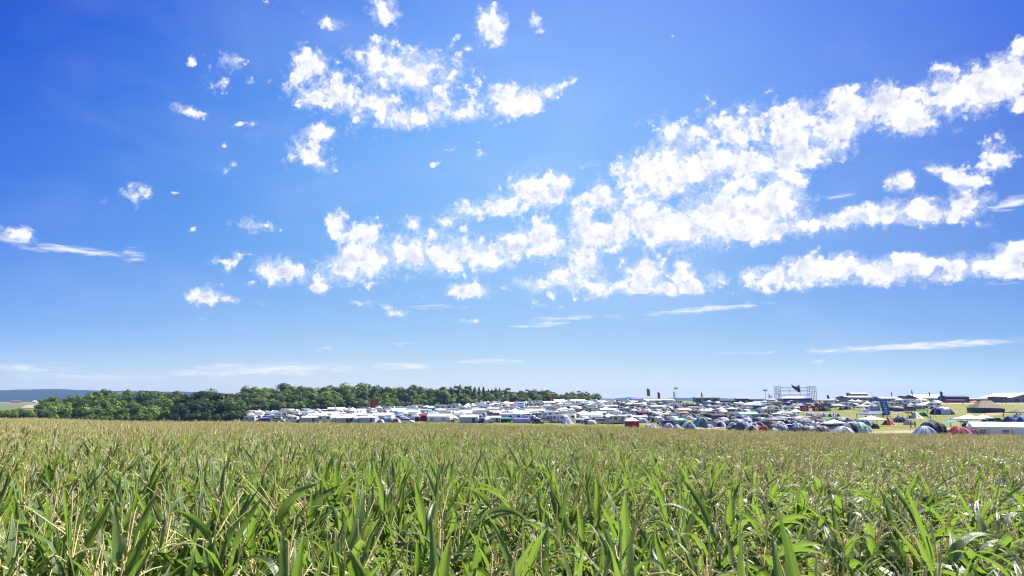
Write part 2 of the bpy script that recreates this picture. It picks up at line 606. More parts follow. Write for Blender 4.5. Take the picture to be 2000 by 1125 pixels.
def k_car(L=4.4, D=1.78, H=1.48):
    x0, x1 = -L / 2, L / 2
    pr = [(x0 + .05, .28), (x1 - .1, .26), (x1, .45), (x1 - .05, .72), (x1 - 1.05, .92), (x0 + .1, .95), (x0, .8)]
    parts = [('body', MB().prof(pr, -D / 2, D / 2, inset=.06).mesh('body'), 'paint', 'main', None)]
    gh = MB()
    zb, zt = .90, 1.44
    gx = [(x0 + .12, x0 + .55), (x1 - 1.0, x1 - 1.75)]
    d0, d1 = D / 2 - .06, D / 2 - .25
    gh.add([(gx[0][0], -d0, zb), (gx[1][0], -d0, zb), (gx[1][0], d0, zb), (gx[0][0], d0, zb), (gx[0][1], -d1, zt), (gx[1][1], -d1, zt), (gx[1][1], d1, zt), (gx[0][1], d1, zt)],
           [(0, 3, 2, 1), (4, 5, 6, 7), (0, 1, 5, 4), (1, 2, 6, 5), (2, 3, 7, 6), (3, 0, 4, 7)])
    parts.append(('window', gh.mesh('window'), 'glass', 'glass', None))
    parts.append(('roof', MB().box(gx[0][1] - .06, gx[1][1] + .08, -d1 - .03, d1 + .03, zt + .002, zt + .055, tx=.06, ty=.06).mesh('roof'), 'paint', 'main', None))
    wheels([x0 + .8, x1 - .85], -D / 2 + .03, D / 2 - .03, .31, parts)
    return (L, D, H), parts


def k_lorry(L=12.0, D=2.5, H=3.8):
    x0, x1 = -L / 2, L / 2
    parts = [('trailer', MB().box(x0, x1 - 2.4, -D / 2, D / 2, 1.1, 3.8).mesh('trailer'), 'paint', 'main', None),
             ('cab', MB().prof([(x1 - 2.2, .5), (x1, .5), (x1, 1.7), (x1 - .25, 2.9), (x1 - .6, 3.2), (x1 - 2.2, 3.2)], -D / 2 + .05, D / 2 - .05, inset=.03).mesh('cab'), 'paint', 'second', None),
             ('chassis', MB().box(x0 + .2, x1 - 1.0, -.5, .5, .7, 1.09).mesh('chassis'), 'matte', 'black', None),
             ('window', MB().box(x1 - 1.5, x1 - .6, -D / 2 + .01, -D / 2 + .046, 1.8, 2.6).mesh('window'), 'glass', 'glass', None)]
    wheels([x0 + 1.2, x0 + 2.4, x1 - 3.4, x1 - .9], -D / 2 + .1, D / 2 - .1, .5, parts)
    return (L, D, H), parts


def k_pagoda(W=5, D=5, H=5.2):
    parts = [('roof', roof_pyr(W, D, 2.5, H, .35, .30).mesh('roof'), 'fabric', 'main', None),
             ('wall', MB().box(-W / 2 + .08, W / 2 - .08, -D / 2 + .08, D / 2 - .08, 0, 2.2).mesh('wall'), 'fabric', 'second', None),
             ('door', MB().box(-.8, .8, -D / 2 + .05, -D / 2 + .075, 0, 2.05).mesh('door'), 'fabric', 'door', None)]
    return (W, D, H), parts


KINDS = {}


def kind(k):
    if k not in KINDS:
        f = {'dome tent': k_dome, 'tunnel tent': k_tunnel, 'pyramid tent': k_pyramid, 'gazebo': k_gazebo, 'walled gazebo': lambda: k_gazebo(wall=True),
             'awning': k_awning, 'marquee': k_marquee, 'long marquee': lambda: k_marquee(14.5, 4.6, 2.05, 3.05), 'wall tent': k_walltent, 'caravan': k_caravan,
             'motorhome': k_motorhome, 'van': k_van, 'car': k_car, 'lorry': k_lorry, 'pagoda tent': k_pagoda}[k]
        KINDS[k] = f()
    return KINDS[k]


NAME = {'dome tent': 'dome_tent', 'tunnel tent': 'tunnel_tent', 'pyramid tent': 'pyramid_tent', 'gazebo': 'gazebo', 'walled gazebo': 'walled_gazebo', 'awning': 'tarp_awning',
        'marquee': 'marquee', 'long marquee': 'marquee', 'wall tent': 'wall_tent', 'caravan': 'caravan', 'motorhome': 'motorhome', 'van': 'camper_van', 'car': 'parked_car',
        'lorry': 'lorry', 'pagoda tent': 'pagoda_tent'}
CAT = {'dome tent': 'tent', 'tunnel tent': 'tent', 'pyramid tent': 'tent', 'gazebo': 'gazebo', 'walled gazebo': 'gazebo', 'awning': 'awning', 'marquee': 'marquee',
       'long marquee': 'marquee', 'wall tent': 'tent', 'caravan': 'caravan', 'motorhome': 'motorhome', 'van': 'van', 'car': 'car', 'lorry': 'lorry', 'pagoda tent': 'marquee'}
GROUP = {'dome tent': 'dome tents on the campsite', 'tunnel tent': 'tunnel tents on the campsite', 'pyramid tent': 'pyramid tents on the campsite', 'gazebo': 'gazebos on the campsite',
         'walled gazebo': 'gazebos on the campsite', 'awning': 'tarp awnings on the campsite', 'marquee': 'white party tents', 'long marquee': 'white party tents', 'wall tent': 'wall tents on the campsite',
         'caravan': 'caravans on the campsite', 'motorhome': 'motorhomes on the campsite', 'van': 'camper vans on the campsite', 'car': 'parked cars on the campsite',
         'lorry': 'lorries on the ridge', 'pagoda tent': 'peaked pagoda tents on the ridge'}
PAINTED = {'caravan', 'motorhome', 'van', 'car', 'lorry'}
PLACED = []      # every counted thing that needs a label that singles it out
SHADE = []     # open roofs with camping furniture under them
FOOT = []        # footprints (x, y, radius)


def place(k, x, y, rz, scale, main, second=None, door=None, pole=None, label=None, phrase=None, few=False, anchor=None):
    leg = 'charcoal' if main in ('teal', 'grey', 'charcoal', 'black', 'blue') else 'pale grey'
    (W, D, H), parts = kind(k)
    sx, sy, sz = scale if isinstance(scale, tuple) else (scale,) * 3
    o = bpy.data.objects.new(NAME[k], None)
    COLN.objects.link(o)
    o.empty_display_size = .5
    o.location = (x, y, gz(x, y) - .03)
    o.rotation_euler = (0, 0, rz)
    o.scale = (sx, sy, sz)
    cc = {'main': main, 'second': second or main, 'door': door or second or main, 'pole': pole or second or main, 'leg': leg,
          'tyre': 'tyre', 'glass': 'glass', 'silver': 'silver', 'metal': 'metal', 'black': 'black'}
    made = []
    for nm, me, style, ck, par in parts:
        if few and nm in ('rim', 'drawbar', 'roof_vent', 'pole', 'stripe'):
            made.append(None)
            continue
        p = o if par is None else made[par]
        made.append(link(nm, me, p, [mat(style, cc[ck])]))
    tag(o, label, CAT[k], GROUP[k])
    ph = phrase or (main + ' ' + k.replace('walled ', '').replace('wall tent', 'frame tent'))
    q = proj(x, y, o.location.z + H * sz * .5)
    PLACED.append(dict(o=o, phrase=ph, px=q[0], py=q[1], label=label, anchor=anchor, fam=k))
    FOOT.append((x, y, max(W * sx, D * sy) * .5))
    if k in ('gazebo', 'awning'):
        SHADE.append((x, y, rz, W * sx, D * sy))
    return o


def at(k, px, py, wpx, main, second=None, door=None, pole=None, label=None, phrase=None, hpx=None, rz=0.0, few=False, anchor=None):
    """stand a thing of the kind k on the surveyed ground, wpx picture widths wide as measured"""
    x, y, r = hit(px, py)
    (W, D, H), _ = kind(k)
    s = wpx * r / (1351.0 * W)
    sz = s if hpx is None else hpx * r / (1351.0 * H)
    return place(k, x, y, rz, (s, s if hpx is None else (s + sz) / 2, sz), main, second, door, pole, label, phrase, few, anchor)
# ------------------------------------------------------------------ the campsite: things one can pick out one by one
D_, T_, P_, G_, WG, A_, M_ = 'dome tent', 'tunnel tent', 'pyramid tent', 'gazebo', 'walled gazebo', 'awning', 'marquee'
HAND = [
    # kind, px, py, width, main, second, door, height, rz, label, anchor
    ('long marquee', 1985, 852.5, 150, 'white', 'white', None, 28, -.36, 'long white party tent with barred windows at the right edge, behind the maize', 'the long white party tent'),
    (D_, 1873, 853, 48, 'red', 'pink', 'dark red', 20, .2, 'red dome tent with a pink rim beside the long white party tent', 'the red dome tent by the maize'),
    (T_, 1899, 852, 28, 'pink', 'red', None, 15, 1.2, 'small pink and red tunnel tent sloping beside the red dome tent', None),
    (D_, 1806, 853, 43, 'white', 'lavender', 'lavender', 21, .1, 'white dome tent with lavender painted-on shade in front of the dark navy tunnel tent', 'the white and lavender dome'),  # lavender panel and door paint the tent's shaded side into the colour
    (T_, 1823, 849, 56, 'slate', 'black', 'black', 27, .35, 'large dark slate tunnel tent behind the white and lavender dome', 'the large dark slate tunnel tent'),
    (A_, 1869, 842, 40, 'teal', None, None, 22, 0, 'thin grey green canopy on black poles above the red dome tent', None),
    (G_, 1893, 833, 50, 'white', 'white', None, 24, 0.25, 'large white open gazebo behind the grey green canopy', 'the large white gazebo'),
    (WG, 1921, 829, 28, 'white', 'black', 'charcoal', 20, .1, 'white gazebo with two black side walls joined to the large white gazebo', None),
    (D_, 1893, 838, 30, 'charcoal', 'black', 'black', 15, .4, 'black dome tent under the edge of the large white gazebo', None),
    (G_, 1990, 815, 42, 'black', None, None, 15, .2, 'black gazebo by the right edge above the tan track', 'the black gazebo'),
    (D_, 1986, 816, 16, 'cream', 'white', None, 7, 0, 'cream dome tent standing under the black gazebo', None),
    ('car', 1947, 825, 26, 'navy', None, None, 9, .1, 'navy car parked behind the long white party tent', None),
    (D_, 1972, 826, 24, 'navy', 'light blue', 'dark blue', 13, .2, 'navy dome tent with a pale blue side by the navy car', None),
    (D_, 1995, 827, 20, 'blue', 'light blue', None, 12, .5, 'blue dome tent at the right edge behind the long white party tent', None),
    (T_, 1840, 809.5, 42, 'navy', 'white', 'dark blue', 15, -.25, 'navy tunnel tent with a white roof panel alone on the meadow', 'the navy and white tunnel tent'),
    (D_, 1802, 813, 17, 'bright green', 'green', 'dark green', 9, 0, 'bright green dome tent left of the navy and white tunnel tent', None),
    (P_, 1788, 817, 24, 'white', 'cream', None, 13, .4, 'white pyramid tent next to the bright green dome tent', None),
    (D_, 1758, 825, 28, 'charcoal', 'lavender', 'black', 12, 0, 'dark grey dome tent with a pale top right of the red wedge tent', None),
    (A_, 1764, 817, 40, 'mauve', None, None, 13, .2, 'mauve grey awning above the dark grey dome tent with a pale top', None),
    (D_, 1774, 830, 16, 'cream', 'brown', 'brown', 11, .5, 'brown and cream striped small dome tent beside two walking campers', None),
    (P_, 1735, 830, 23, 'red', 'pink', 'dark red', 15, .6, 'red wedge tent with a pink flap beside the white gazebo', 'the red wedge tent'),
    (G_, 1703, 832, 46, 'white', None, None, 20, .12, 'white gazebo over a pale blue dome tent left of the red wedge tent', 'the white gazebo left of the red wedge tent'),
    (D_, 1690, 834, 24, 'light blue', 'white', 'slate', 15, 0, 'pale blue dome tent under the white gazebo left of the red wedge tent', None),
    (D_, 1709, 837, 15, 'black', 'charcoal', None, 10, 0, 'small black dome tent at the front of the white gazebo near the red wedge tent', None),
    (G_, 1699, 818, 38, 'blue', 'light blue', None, 15, .2, 'blue gazebo behind the white gazebo left of the red wedge tent', 'the blue gazebo'),
    (A_, 1728, 813, 26, 'blue', None, None, 9, 0, 'low blue awning at the foot of the tall blue banner', None),
    (T_, 1704, 802, 28, 'navy', 'lavender', 'white', 12, -.3, 'navy and lavender striped tunnel tent left of the tall blue banner', None),
    (G_, 1686, 802, 24, 'cream', None, None, 13, 0, 'cream gazebo on the meadow left of the striped navy tunnel tent', 'the cream gazebo on the meadow'),
    (D_, 1689, 804, 16, 'white', 'pale grey', None, 6, 0, 'low white dome tent in front of the cream gazebo', None),
    (T_, 1671, 846, 52, 'white', 'mint', 'black', 23, .25, 'white and mint tunnel tent with a black opening by the maize', 'the white and mint tunnel tent'),
    (D_, 1644, 848, 47, 'pale grey', 'white', 'slate', 15, .2, 'pale grey dome tent with white panels at the maize edge', 'the pale grey dome by the maize'),
    (G_, 1630, 838, 36, 'white', None, None, 19, .1, 'white gazebo standing behind the pale grey dome tent by the maize', None),
    (A_, 1588, 827, 52, 'charcoal', None, None, 11, .1, 'flat charcoal awning in front of the pink and mauve tent', None),
    (P_, 1590, 822, 30, 'mauve', 'pink', None, 12, .3, 'mauve and pink pyramid tent behind the flat charcoal awning', None),
    (T_, 1577, 846, 38, 'mauve', 'pale grey', 'charcoal', 15, .1, 'mauve grey tunnel tent left of its paler twin by the maize', 'the mauve tunnel tent by the maize'),
    (T_, 1604, 846, 36, 'pale grey', 'mauve', 'brown', 15, .3, 'pale grey and mauve tunnel tent between the mauve one and the pale grey dome', None),
    (D_, 1551, 841, 17, 'blue', 'dark blue', 'light blue', 13, .3, 'round blue dome tent left of the mauve tunnel tents', 'the round blue dome'),
    (T_, 1528, 843, 27, 'light blue', 'lavender', 'slate', 14, .4, 'light blue tunnel tent between the round blue dome and the mint one', None),
    (D_, 1511, 847, 21, 'mint', 'white', 'pale grey', 11, .2, 'pale mint and white dome tent in the front row by the maize', None),
    (D_, 1492, 844, 21, 'dark red', 'pink', 'red', 13, 0, 'dark red and pink dome tent in the front row by the maize', 'the dark red and pink dome'),
    (D_, 1479, 842, 22, 'white', 'pink', 'red', 12, .3, 'white dome tent with a red door between the blue tunnel and dark red dome', None),
    (T_, 1452, 841, 34, 'slate', 'light blue', 'black', 18, .5, 'slate and light blue tunnel tent beside the white dome with a red door', 'the slate and light blue tunnel tent'),
    (WG, 1510, 831, 34, 'mauve', 'mauve', 'charcoal', 18, .5, 'mauve grey gazebo with side walls behind the front row', 'the mauve gazebo'),
    (A_, 1420, 836, 38, 'grey', None, None, 16, .2, 'sagging grey tarp on poles left of the slate and light blue tunnel tent', 'the sagging grey tarp'),
    (D_, 1397, 833, 20, 'lavender', 'slate', 'charcoal', 13, .2, 'lavender and slate dome tent between the turquoise dome and the grey tarp', None),
    (D_, 1369, 834, 33, 'turquoise', 'mint', 'black', 19, .1, 'large turquoise dome tent with an open black doorway', 'the large turquoise dome'),
    (D_, 1384, 836, 20, 'navy', 'white', None, 8, 0, 'low navy and white dome tent at the door of the large turquoise dome', None),
    (D_, 1334, 821, 21, 'turquoise', 'light blue', 'teal', 11, .1, 'smaller turquoise dome tent behind the pale mint gazebo', None),
    (G_, 1331, 828, 30, 'mint', None, None, 12, .3, 'pale mint gazebo between the two turquoise domes', None),
    ('van', 1306, 835, 30, 'navy', None, None, 14, .15, 'dark navy van parked behind the white arched tent at the maize edge', 'the dark navy van'),
    (D_, 1322, 839, 16, 'white', 'cream', 'lavender', 10, .5, 'white arched dome tent at the maize edge below the dark navy van', None),
    (D_, 1347, 839, 22, 'dark blue', 'slate', 'navy', 10, .2, 'dark blue dome tent at the maize edge left of the large turquoise dome', None),
    (P_, 1286, 823, 29, 'rust', 'pink', 'brown', 11, .6, 'rust brown pyramid tent with a pink side on open grass', 'the rust brown pyramid tent'),
    (D_, 1266, 837, 17, 'white', 'pale grey', None, 9, .2, 'left white dome of a pair alone on the grass by the maize', None),
    (P_, 1276, 836, 13, 'white', 'cream', None, 11, .3, 'small pointed white tent joined to the white dome alone on the grass', None),
    (WG, 1234, 835, 28, 'white', 'red', 'light blue', 21, -.12, 'white roofed gazebo with a red front wall alone on the grass', 'the white gazebo with a red wall'),
    (D_, 1257, 819, 13, 'mint', 'dark green', 'white', 7, 0, 'small mint and dark green dome tent behind the white gazebo with a red wall', None),
    ('wall tent', 1254, 814, 18, 'dark red', 'dark red', 'black', 11, .1, 'dark red frame tent above the white gazebo with a red wall', 'the dark red frame tent'),
    (A_, 1278, 805, 40, 'orange', None, None, 6, .1, 'low orange awning right of the dark red frame tent', None),
    (G_, 1303, 816, 28, 'yellow', None, None, 11, .2, 'pale yellow gazebo behind the rust brown pyramid tent', 'the pale yellow gazebo'),
    (G_, 1338, 812, 28, 'orange', None, None, 9, .2, 'pale orange gazebo right of the pale yellow gazebo', None),
    (P_, 1257, 801, 28, 'white', 'cream', 'charcoal', 11, .4, 'broad white pyramid tent above the dark red frame tent', None),
    (D_, 1189, 824, 42, 'white', 'mint', 'pale grey', 16, .2, 'large white dome tent at the right end of the packed camp', 'the large white dome'),
    (D_, 1168, 825, 12, 'navy', 'black', None, 8, .2, 'small navy dome tent left of the large white dome', None),
    (G_, 1141, 817, 34, 'white', 'red', None, 15, .1, 'white gazebo over a red cloth left of the large white dome', 'the white gazebo over red cloth'),
    ('wall tent', 1142, 816, 22, 'red', 'pink', 'red', 7, 0, 'red cloth shelter under the white gazebo left of the large white dome', None),
    (T_, 1153, 829, 26, 'cream', 'white', 'charcoal', 9, -.5, 'cream tunnel tent at the maize edge below the white gazebo over red cloth', None),
    ('wall tent', 1134, 826, 18, 'lavender', 'slate', 'slate', 9, 0, 'slate and lavender frame tent left of the cream tunnel tent', None),
    (P_, 1108, 828, 22, 'white', 'cream', 'light blue', 16, .3, 'pointed white pyramid tent at the maize edge left of the slate frame tent', 'the pointed white tent by the maize'),
    (D_, 1090, 824, 22, 'lavender', 'pale grey', 'pink', 14, .3, 'lavender dome tent left of the pointed white tent by the maize', None),
    ('car', 1068, 824, 22, 'silver', None, None, 9, .1, 'silver car parked at the maize edge right of the lavender tents', 'the silver car by the maize'),
    ('car', 1047, 823, 18, 'white', None, None, 8, .6, 'white car parked left of the silver car at the maize edge', None),
    ('van', 1067, 814, 24, 'white', None, None, 12, .1, 'white van parked behind the silver car by the maize', None),
    ('wall tent', 1018, 826, 30, 'purple', 'lavender', 'lavender', 10, .1, 'long purple and lavender frame tent at the maize edge', 'the purple frame tent'),
    ('wall tent', 988, 825, 20, 'teal', 'dark green', 'teal', 10, 0, 'dark teal frame tent at the maize edge left of the purple frame tent', 'the dark teal frame tent'),
    ('walled gazebo', 1022, 818, 36, 'white', 'lavender', 'pale grey', 15, -.2, 'white gazebo with grey walls behind the purple frame tent', None),
    ('wall tent', 965, 822, 12, 'light blue', 'blue', None, 9, 0, 'blue frame tent left of the dark teal frame tent', None),
    ('wall tent', 828, 822.5, 32, 'dark red', 'dark red', 'dark red', 14, 0, 'dark red square frame tent standing out in the front of the white camp', 'the dark red square tent'),
    ('wall tent', 805, 822, 10, 'dark blue', 'blue', None, 6, 0, 'small dark blue frame tent left of the dark red square tent', None),
    ('dome tent', 860, 823, 12, 'yellow', 'yellow green', None, 5, 0, 'small yellow dome tent right of the dark red square tent', None),
    ('car', 872, 820, 14, 'dark blue', None, None, 6, .3, 'dark blue car right of the small yellow dome tent', None),
    ('gazebo', 889, 811, 22, 'mint', None, None, 10, .2, 'mint green gazebo among the white caravans right of the dark red tent', 'the mint green gazebo'),
    ('wall tent', 1003, 795, 16, 'red', 'orange', None, 7, .5, 'bright red frame tent near the back of the white camp', 'the bright red frame tent'),
    ('gazebo', 766, 822, 24, 'cream', 'brown', None, 8, .1, 'cream gazebo at the maize edge left of the dark red square tent', None),
    ('wall tent', 757, 817, 16, 'dark red', 'pink', None, 6, .3, 'low dark red shelter behind the cream gazebo by the maize', None),
    ('wall tent', 662, 818, 16, 'green', 'green', None, 6, .2, 'green frame tent among white caravans in the left of the camp', 'the green frame tent'),
    ('wall tent', 658, 810, 20, 'dark red', 'pink', None, 6, .2, 'dark red frame tent behind the green frame tent', None),
    ('dome tent', 648, 817, 10, 'red', 'dark red', None, 6, .2, 'small red dome tent just left of the green frame tent', None),
    ('lorry', 507, 812, 50, 'white', 'pale grey', None, 9, .0, 'long white box lorry at the left end of the camp by the round grove', 'the long white lorry by the grove'),
    ('lorry', 557, 811, 40, 'cream', 'white', None, 10, .0, 'cream white box lorry right of the long white lorry under the trees', None),
    ('marquee', 712, 820, 46, 'white', 'white', None, 12, .05, 'long white party tent in the front of the left camp', 'the white party tent in the left camp'),
    ('wall tent', 539, 824, 11, 'white', 'white', 'cream', 6, 0, 'small white square frame tent at the maize edge near the grove', None),
    ('wall tent', 518, 823, 14, 'purple', 'lavender', None, 8, .3, 'purple frame tent at the maize edge near the grove', None),
    ('wall tent', 618, 806, 30, 'rust', 'pale grey', 'brown', 6, .2, 'rust roofed long frame tent under the trees in the left camp', 'the rust roofed tent'),
    ('wall tent', 731, 808, 8, 'green', 'teal', None, 9, .2, 'narrow green tent below the big red flag', None),
    # meadow and ridge on the right
    (D_, 1612, 803, 20, 'dark green', 'slate', 'navy', 9, .2, 'dark green dome tent right of the red emblem screens', 'the dark green dome'),
    (G_, 1638, 799, 24, 'cream', None, None, 11, .1, 'pale cream gazebo right of the dark green dome on the meadow', None),
    (D_, 1655, 800, 14, 'black', 'charcoal', None, 7, .2, 'black dome tent right of the pale cream gazebo on the meadow', None),
    (D_, 1643, 801, 10, 'charcoal', 'dark green', None, 6, .2, 'small charcoal dome tent at the foot of the pale cream gazebo', None),
    (D_, 1554, 801, 16, 'orange', 'yellow', 'brown', 10, .2, 'orange and yellow dome tent left of the red emblem screens', 'the orange and yellow dome'),
    (WG, 1563, 798, 16, 'light blue', 'navy', 'navy', 10, .1, 'light blue gazebo with navy walls behind the red crescent screen', None),
    (D_, 1605, 814, 20, 'white', 'pale grey', 'black', 8, .3, 'white dome tent with a black doorway below the red emblem screens', None),
    (D_, 1623, 814, 12, 'green', 'white', None, 7, .2, 'small green and white dome tent right of the white dome with a black doorway', None),
    (D_, 1634, 814, 12, 'white', 'charcoal', 'black', 7, .2, 'small white and charcoal dome tent right of the small green and white one', None),
    (T_, 1640, 829, 32, 'mauve', 'lavender', 'slate', 15, .4, 'lavender and mauve tunnel tent behind the white and mint tunnel tent', None),
    (D_, 1658, 828, 20, 'slate', 'lavender', None, 12, .2, 'slate dome tent right of the lavender and mauve tunnel tent', None),
    (T_, 1583, 815, 20, 'white', 'lavender', None, 10, .2, 'white tunnel tent with a lavender panel above the mauve and pink pyramid tent', None),
    (G_, 1528, 818, 36, 'cream', None, None, 15, .1, 'wide cream gazebo above the mauve gazebo', 'the wide cream gazebo'),
    (D_, 1477, 822, 20, 'yellow green', 'yellow', 'olive', 10, .2, 'yellow green dome tent left of the mauve gazebo', 'the yellow green dome'),
    (D_, 1452, 820, 18, 'slate', 'yellow green', None, 9, .2, 'slate dome tent with a yellow green side left of the yellow green dome', None),
    (D_, 1487, 823, 12, 'dark green', 'charcoal', None, 8, .2, 'small dark green dome tent right of the yellow green dome', None),
    (WG, 1478, 800, 26, 'light blue', 'blue', 'dark blue', 13, .1, 'light blue gazebo with deep blue walls left of the white gazebo row', 'the deep blue walled gazebo'),
    (D_, 1484, 806, 16, 'turquoise', 'light blue', None, 8, .2, 'turquoise dome tent at the foot of the deep blue walled gazebo', None),
    (G_, 1500, 805, 26, 'white', None, None, 12, .1, 'white gazebo right of the deep blue walled gazebo', None),
    ('motorhome', 1317, 800, 22, 'white', 'pale grey', None, 13, .2, 'white motorhome with grey side left of the long dark van row', 'the white motorhome'),
    ('van', 1355, 801, 34, 'charcoal', None, None, 11, .1, 'long charcoal van right of the white motorhome', 'the long charcoal van'),
    ('wall tent', 1245, 797, 16, 'pale grey', 'grey', None, 10, .1, 'grey frame tent above the broad white pyramid tent', None),
    (T_, 1401, 815, 32, 'slate', 'navy', 'dark blue', 13, .3, 'slate and navy tunnel tent above the large turquoise dome', None),
    (G_, 1372, 809, 24, 'cream', None, None, 11, .1, 'cream gazebo left of the slate and navy tunnel tent', None),
    (D_, 1414, 818, 12, 'black', 'charcoal', None, 8, .3, 'small black dome tent right of the slate and navy tunnel tent', None),
    (G_, 1430, 806, 24, 'cream', None, None, 11, .1, 'cream gazebo above the small black dome tent', None),
    (P_, 1447, 811, 18, 'mauve', 'lavender', None, 12, .3, 'mauve pyramid tent right of the cream gazebo in the tent field', None),
    (G_, 1753, 800, 22, 'cream', None, None, 7, .2, 'cream gazebo right of the tall blue banner', None),
    (G_, 1806, 794, 22, 'white', None, None, 9, .1, 'white gazebo above the bright green dome tent near the ridge', None),
    ('wall tent', 1796, 796, 20, 'blue', 'dark blue', None, 8, .1, 'blue frame tent left of the white gazebo near the ridge', None),
]
for (k, px, py, w, c1, c2, c3, h, rz, lab, anc) in HAND:
    at(k, px, py, w, c1, c2, c3, label=lab, hpx=h, rz=rz, anchor=anc, few=(w < 18))

# olive army tent with an orange awning beside it
x, y, r = hit(1922, 805.5)
s = r / 1351.0
am = bpy.data.objects.new('army_tent', None)
COLN.objects.link(am)
am.location = (x, y, gz(x, y) - .03)
am.rotation_euler = (0, 0, 0)
L, Dp, hw, hr = 52 * s, 34 * s, 9.5 * s, 23 * s
roof = MB()
roof.add([(-L * .46, -Dp * .55, hw), (L * .50, -Dp * .62, hw * .85), (L * .30, 0, hr), (-L * .05, 0, hr), (-L * .48, Dp * .5, hw), (L * .5, Dp * .5, hw)],
         [(0, 1, 2, 3), (3, 2, 5, 4), (0, 3, 4), (1, 5, 2)])
link('roof', roof.mesh('roof'), am, [mat('fabric', 'drab')])
wl = MB().box(-L * .44, L * .46, -Dp * .5, Dp * .45, 0, hw - .05)
link('wall', wl.mesh('wall'), am, [mat('fabric', 'olive')])
link('door', MB().box(-L * .2, L * .05, -Dp * .5 - .05, -Dp * .5 - .01, 0, hw * .75).mesh('door'), am, [mat('fabric', 'black')])
link('side_panel', MB().box(L * .47, L * .5, -Dp * .62, -Dp * .2, 0, hw * .8).mesh('side_panel'), am, [mat('fabric', 'dark green')])
tag(am, 'large olive army tent with a drab brown roof on the meadow at the right', 'tent')
PLACED.append(dict(o=am, phrase='', px=1922, py=795, label=am['label'], anchor='the olive army tent', fam='army'))
FOOT.append((x, y, L / 2))
x, y, r = hit(1911, 794)
o = place('awning', x, y, 0, (24 * r / 1351 / 4.4, 1.5, 12 * r / 1351 / 2.3), 'orange', label='orange awning standing behind the olive army tent')
x, y, r = hit(1746, 795)


# ------------------------------------------------------------------ flags, masts, banner, emblem screens
def flag_mesh(w, h, hang=0.0, n=10, m=5):
    b = MB()
    vs = []
    for th in (-.015, .015):
        for j in range(m + 1):
            for i in range(n + 1):
                u = i / n
                vs.append((u * w * (1 - .3 * hang), th + .16 * w * u * math.sin(u * 7 + j * .5), -j / m * h - hang * u * h * .5 + .05 * h * math.sin(u * 5)))
    o = (n + 1) * (m + 1)
    fs = []
    for j in range(m):
        for i in range(n):
            q = j * (n + 1) + i
            fs += [(q, q + 1, q + n + 2, q + n + 1), (o + q + n + 1, o + q + n + 2, o + q + 1, o + q)]
    return b.add(vs, fs).mesh('cloth')


def flag(px, py, top, w, h, colour, label, hang=.2, flip=1, pole='pale grey', anchor=None, x2=None):
    x, y, r = hit(px, py)
    s = r / 1351.0
    o = bpy.data.objects.new('flag', None)
    COLN.objects.link(o)
    o.location = (x, y, gz(x, y) - .05)
    o.rotation_euler = (0, 0, 0)
    H = (py - top) * s
    link('pole', MB().tube([(0, 0, 0), (0, 0, H)], max(.045, .3 * s), 6, r1=max(.03, .2 * s)).mesh('pole'), o, [mat('metal', pole)])
    c = link('cloth', flag_mesh(w * s, h * s, hang), o, [mat('fabric', colour)])
    c.location = (.05 * flip, 0, H - .1)
    c.scale = (flip, 1, 1)
    tag(o, label, 'flag', 'flags over the camp')
    PLACED.append(dict(o=o, phrase='', px=px, py=top, label=label, anchor=anchor, fam='flag'))
    return o


flag(722, 806, 779, 11, 13, 'red', 'big red flag flying before the trees of the main wood', .1, anchor='the big red flag')
flag(717, 807, 781, 5, 6, 'cream', 'small cream and white flag just left of the big red flag', .3, -1)
flag(653, 808, 789, 3, 8, 'white', 'narrow white flag on a pole above the dark red frame tents in the left camp', .8)
flag(505, 811, 798, 3, 6, 'pale grey', 'small grey flag above the long white lorry by the grove', .7)
flag(612, 805, 791, 5, 4, 'pale grey', 'small grey flag above the rust roofed tent', .4)
flag(684, 806, 793, 4, 5, 'cream', 'cream streamer flag right of the narrow white flag', .3, -1)
flag(700, 805, 793, 6, 6, 'slate', 'slate flag between the cream streamer and the big red flag', .4)
flag(852, 797, 785, 7, 5, 'yellow green', 'pale yellow green flag before the wood right of the big red flag', .2)
flag(938, 795, 782, 6, 5, 'white', 'white flag before the spruces of the main wood', .2, anchor='the white flag before the spruces')
flag(962, 794, 782, 6, 4, 'yellow', 'yellow flag right of the white flag before the spruces', .3)
flag(972, 794, 782, 6, 4, 'cream', 'cream flag right of the yellow flag before the spruces', .3)
flag(1032, 793, 778, 6, 4, 'white', 'white flag left of its raised twin before the thin end of the wood', .2)
flag(1045, 793, 780, 6, 5, 'pale grey', 'grey white slanting flag before the thin end of the wood', .1)
flag(1077, 793, 776, 5, 7, 'red', 'dark red flag before the thin end of the wood', .3)
flag(1264, 792, 759, 6.5, 14, 'green', 'tall green hanging flag against the sky above the white hall roofs', .15, anchor='the tall green flag')
flag(1285, 792, 766, 5, 12, 'dark red', 'tall dark red hanging flag right of the tall green flag', .2)
flag(1316, 790, 765, 3, 10, 'mint', 'thin pale green flag left of the first floodlight mast', .4)
flag(1370, 789, 766, 3, 9, 'teal', 'thin teal flag above the long grey trailer on the ridge', .4)
flag(1502, 790, 770, 3, 6, 'pale grey', 'thin grey flag left of the scaffold stage', .4)
flag(1616, 790, 771, 5, 6, 'dark green', 'dark green flag right of the scaffold stage', .4, 1)
flag(1655, 790, 766, 3, 7, 'charcoal', 'charcoal flag over the roof of the grey terraced hall', .6)
flag(1742, 790, 765, 2.5, 7, 'charcoal', 'thin charcoal flag above the tall blue banner', .7)
flag(1782, 790, 761, 3, 10, 'slate', 'slate flag left of the big white hall roof on the ridge', .7)
flag(1816, 790, 765, 3, 8, 'slate', 'slate flag above the right end of the big white hall roof', .7)
flag(1838, 789, 764, 6, 10, 'navy', 'navy and white flag at the left of the navy stage truck', .4, 1)


